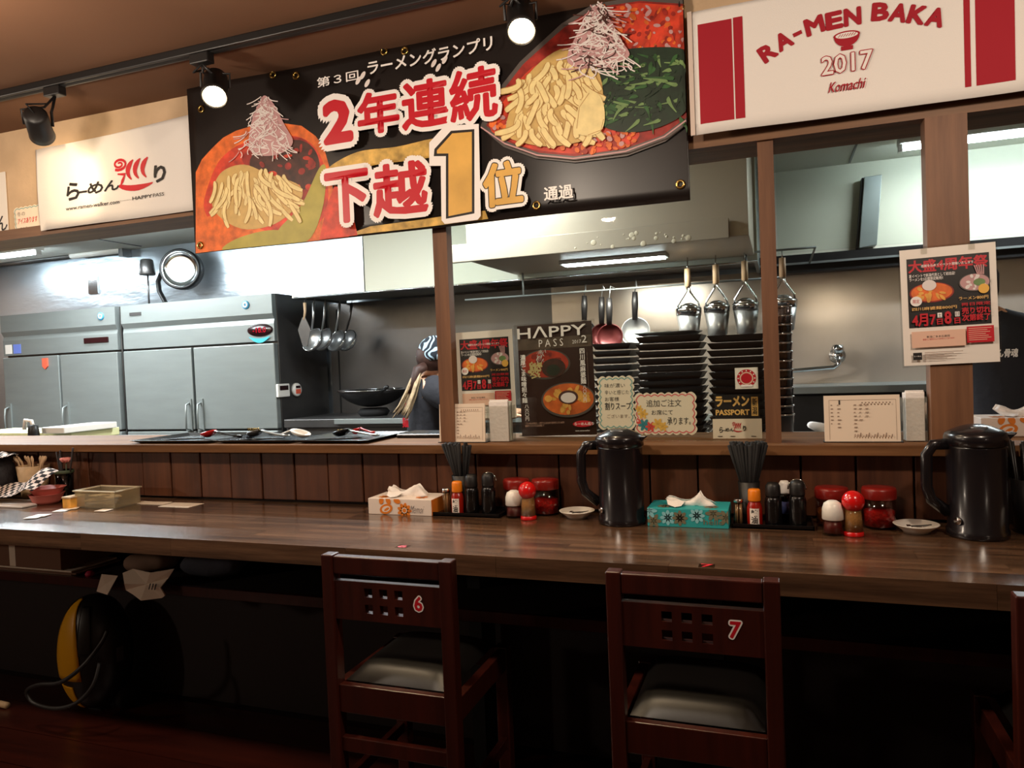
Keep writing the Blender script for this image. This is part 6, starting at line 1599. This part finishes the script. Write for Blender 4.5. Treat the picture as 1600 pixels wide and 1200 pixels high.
def person(label, hip, chest, neck, head, face, armL, armR, shirt, pants, hs=1., headmat='skin'):
    t = thing('person', label, 'person', (hip.x, hip.y, 0))
    side = face.cross(Vector((0, 0, 1))).normalized(); up = (head - neck).normalized()
    V = Vector; sh = (chest * .35 + neck * .65)
    J = {'hip': (hip, .115), 'belly': (hip * .5 + chest * .5, .112), 'chest': (chest, .105), 'sh': (sh, .065), 'neck': (neck, .05), 'jaw': (head - up * .05 * hs, .062 * hs), 'skull': (head + up * .03 * hs, .078 * hs), 'crown': (head + up * .085 * hs, .05 * hs),
         'nose': (head + face * .085 * hs - up * .01, .014), 'earL': (head - side * .078 * hs, .014), 'earR': (head + side * .078 * hs, .014), 'chin': (head - up * .085 * hs + face * .045, .03)}
    E = [('hip', 'belly'), ('belly', 'chest'), ('chest', 'sh'), ('sh', 'neck'), ('neck', 'jaw'), ('jaw', 'skull'), ('skull', 'crown'), ('skull', 'nose'), ('skull', 'earL'), ('skull', 'earR'), ('jaw', 'chin')]
    for s, arm, k in ((-1, armL, 'L'), (1, armR, 'R')):
        a, b, c = arm; J['s' + k] = (sh + side * s * .155 - V((0, 0, .02)), .062); J['e' + k] = (a, .042); J['w' + k] = (b, .028); J['p' + k] = (c, .034)
        E += [('sh', 's' + k), ('s' + k, 'e' + k), ('e' + k, 'w' + k), ('w' + k, 'p' + k)]
        d = (c - b).normalized()
        lat = d.cross(V((0, 0, 1))).normalized()
        for fi in range(4):
            q = 'f%s%d' % (k, fi); J[q] = (c + d * .05 + lat * (fi - 1.5) * .018, .009); J[q + 'b'] = (c + d * (.085 + .008 * (fi in (1, 2))) + lat * (fi - 1.5) * .019 - V((0, 0, .02)), .0075); E += [('p' + k, q), (q, q + 'b')]
        J['t' + k] = (c + lat * -.045 * s + d * .01, .011); J['t' + k + 'b'] = (c + lat * -.055 * s + d * .045 - V((0, 0, .01)), .009); E += [('p' + k, 't' + k), ('t' + k, 't' + k + 'b')]
        hp = hip + side * s * .085; J['h' + k] = (hp - V((0, 0, .06)), .088); J['k' + k] = (V((hp.x, hp.y, hip.z * .5)) + face * .04, .06); J['a' + k] = (V((hp.x, hp.y, .08)), .042); J['o' + k] = (V((hp.x, hp.y, .04)) + face * .12, .036)
        E += [('hip', 'h' + k), ('h' + k, 'k' + k), ('k' + k, 'a' + k), ('a' + k, 'o' + k)]
    skin_mesh('body', J, E, headmat, t)
    gr = lambda k, g: (J[k][0], J[k][1] + g)
    # T-shirt: elliptical rings from hem to collar, and two short sleeves
    rings = [(hip - V((0, 0, .05)), .155, .125), (hip, .158, .128), (hip * .5 + chest * .5, .152, .125), (chest, .178, .135), (chest * .55 + sh * .45, .185, .130), (sh, .168, .100), (sh * .5 + neck * .5, .098, .075), (neck * .85 + sh * .15, .064, .062)]
    mb = MB(); n = 28; vs_ = []; fs = []
    for i, (c, ra, rb) in enumerate(rings):
        t_ = (rings[min(i + 1, len(rings) - 1)][0] - rings[max(i - 1, 0)][0]).normalized(); e1 = (side - t_ * side.dot(t_)).normalized(); e2 = t_.cross(e1)
        for k in range(n): q = 2 * pi * k / n; vs_.append(c + e1 * ra * cos(q) + e2 * rb * sin(q))
    for i in range(len(rings) - 1):
        for k in range(n): fs.append((i * n + k, i * n + (k + 1) % n, (i + 1) * n + (k + 1) % n, (i + 1) * n + k))
    mb.add(vs_, fs, '', True)
    for k in 'LR':
        p0, p1 = J['s' + k][0], J['e' + k][0]
        mb.tube([sh * .6 + p0 * .4, p0 + V((0, 0, .0)), p0 * .5 + p1 * .5, p0 * .12 + p1 * .88], [.08, .094, .078, .064], 16)
    mb.build('shirt', shirt, t, subsurf=1)
    PJ = {k: gr(k, .012) for k in ('hip', 'hL', 'hR', 'kL', 'kR', 'aL', 'aR')}
    PJ['hip'] = (J['hip'][0] - V((0, 0, .02)), .122)
    skin_mesh('trousers', PJ, [('hip', 'hL'), ('hip', 'hR'), ('hL', 'kL'), ('hR', 'kR'), ('kL', 'aL'), ('kR', 'aR')], pants, t)
    for s in (-1, 1):
        MB().lathe([(0, 0), (.012, .002), (.012, .006), (0, .008)], n=12, M=Matrix.Translation(head + face * .07 * hs + side * s * .032 + up * .012) @ face.to_track_quat('Z', 'Y').to_matrix().to_4x4()).build('eye', 'ink', t)
    MB().tube([head + face * .076 * hs + side * .022 - up * .052, head + face * .083 * hs - up * .054, head + face * .076 * hs - side * .022 - up * .052], .005, 6).build('mouth', 'leek_pink', t)
    return t, J
plain('hair_dark', (52, 26, 16), .6, var=.3, vscale=40)
plain('hair_fair', (176, 152, 118), .6, var=.3, vscale=40)
plain('apron_black', (24, 22, 24), .8)
m, nt, b = new_mat('bandana_cloth')
tc = N(nt, 'ShaderNodeTexCoord'); wv = N(nt, 'ShaderNodeTexWave'); wv.inputs['Scale'].default_value = 9; wv.inputs['Distortion'].default_value = 16; wv.inputs['Detail'].default_value = 1
rp = N(nt, 'ShaderNodeValToRGB'); rp.color_ramp.elements[0].position = .55; rp.color_ramp.elements[0].color = lin((22, 28, 38)); rp.color_ramp.elements[1].position = .8; rp.color_ramp.elements[1].color = lin((170, 196, 214))
nt.links.new(tc.outputs['Object'], wv.inputs['Vector']); nt.links.new(wv.outputs['Fac'], rp.inputs[0]); nt.links.new(rp.outputs[0], b.inputs['Base Color']); b.inputs['Roughness'].default_value = .9
# the cook at the woks
yw_ = 4.1
neck = PY(672, 589, yw_); head = PY(681, 559, yw_); chest = PY(676, 622, yw_); hip = PY(664, 700, yw_)
face = Vector((.86, .45, -.12)).normalized()
hip = Vector((hip.x, yw_ + .02, .76))
t, J = person('cook in a black T-shirt and patterned bandana bending over the woks', hip, chest, neck, head, face,
   (Vector((chest.x + .2, yw_ + .2, .92)), Vector((chest.x + .38, yw_ + .3, .9)), Vector((chest.x + .45, yw_ + .33, .9))), (Vector((chest.x + .26, yw_ - .1, .93)), Vector((chest.x + .44, yw_ - .02, .9)), Vector((chest.x + .5, yw_ + .02, .9))), 'shirt_black', 'apron_black')
up = (head - neck).normalized()
Mh = Matrix.Translation(head) @ face.to_track_quat('X', 'Z').to_matrix().to_4x4()
hr = .108
prof = [(hr * sin(q), hr * 1.08 * cos(q)) for q in [i * pi / 2 / 9 for i in range(9, -1, -1)]]
MB().lathe([(hr * .97, -.028)] + [(a, b) for a, b in prof], (0, 0, .018), 32, M=Mh @ Matrix.Rotation(radians(-14), 4, 'Y')).build('bandana', 'bandana_cloth', t, solid=.004)
back = head - face * .10
MB().lathe([(0, -.02), (.018, -.014), (.022, 0), (.016, .014), (0, .02)], n=14, M=Matrix.Translation(back + Vector((-.0, 0, .0)))).build('bandana_knot', 'bandana_cloth', t)
pts = [PY(664, 572, yw_ - .09), PY(653, 578, yw_ - .13), PY(647, 595, yw_ - .15), PY(640, 615, yw_ - .17), PY(630, 638, yw_ - .18), PY(622, 650, yw_ - .18)]
MB().tube(pts[:4], [.028, .032, .026, .010], 12).build('ponytail', 'hair_dark', t)
for k in range(9):
    d = Vector((random.uniform(-.012, .022), random.uniform(-.01, .01), random.uniform(-.01, .01)))
    MB().tube([p + d * (1 + .4 * i) for i, p in enumerate(pts[1:])], [.008, .011, .010, .008, .003], 6, flat=.6).build('hair_strand', 'hair_fair', t)
MB().lathe([(.0, -.09), (.075, -.07), (.098, -.02), (.1, .03), (.09, .05), (.0, .05)], (0, 0, 0), 28, M=Mh @ Matrix.Translation((-.022, 0, 0))).build('hair', 'hair_dark', t)
def shirt_print(t, items, y, dy=.0):
    for s_, bl, tr, mat, sh in items:
        a = PY(*bl, y); S = Sheet(facing(a.x, y, a.z)); b = S.px(*tr); S.text(s_, 0, 0, b[0], b[1], mat, .03, shear=sh)
        for pn, m in S.parts.items(): m.v = [tuple(S.M @ Vector(p)) for p in m.v]; m.build('shirt_lettering', None, t)
shirt_print(t, (('心', (643, 611), (655, 598), 'print_white', .1), ('骨', (637, 624), (648, 611), 'print_white', .1), ('魂', (632, 640), (641, 624), 'print_red', .1), ('麺', (629, 668), (638, 652), 'print_red', 0)), yw_ - .142)
# the cook behind the broad post
ym = 3.2
neck = PY(1541, 488, ym); head = PY(1506, 455, ym); chest = PY(1570, 560, ym); hip = Vector((PY(1575, 700, ym).x, ym - .02, .80))
face = Vector((-.5, .85, -.15)).normalized()
t, J = person('cook in a black T-shirt with white lettering on the back', hip, chest, neck, head, face,
   (Vector((chest.x - .17, ym + .18, .98)), Vector((chest.x - .22, ym + .38, .93)), Vector((chest.x - .22, ym + .45, .93))), (Vector((chest.x + .22, ym + .04, 1.0)), Vector((chest.x + .14, ym + .28, .93)), Vector((chest.x + .11, ym + .34, .93))), 'shirt_black', 'apron_black')
Mh = Matrix.Translation(head) @ face.to_track_quat('X', 'Z').to_matrix().to_4x4()
MB().lathe([(0, -.10), (.07, -.085), (.096, -.02), (.104, .04), (.09, .095), (.05, .12), (0, .126)], (0, 0, 0), 28, M=Mh @ Matrix.Translation((-.02, 0, 0))).build('hair', 'black_matt', t)
shirt_print(t, (('ん骨魂', (1557, 559), (1590, 544), 'print_white', .1),), ym - .145)
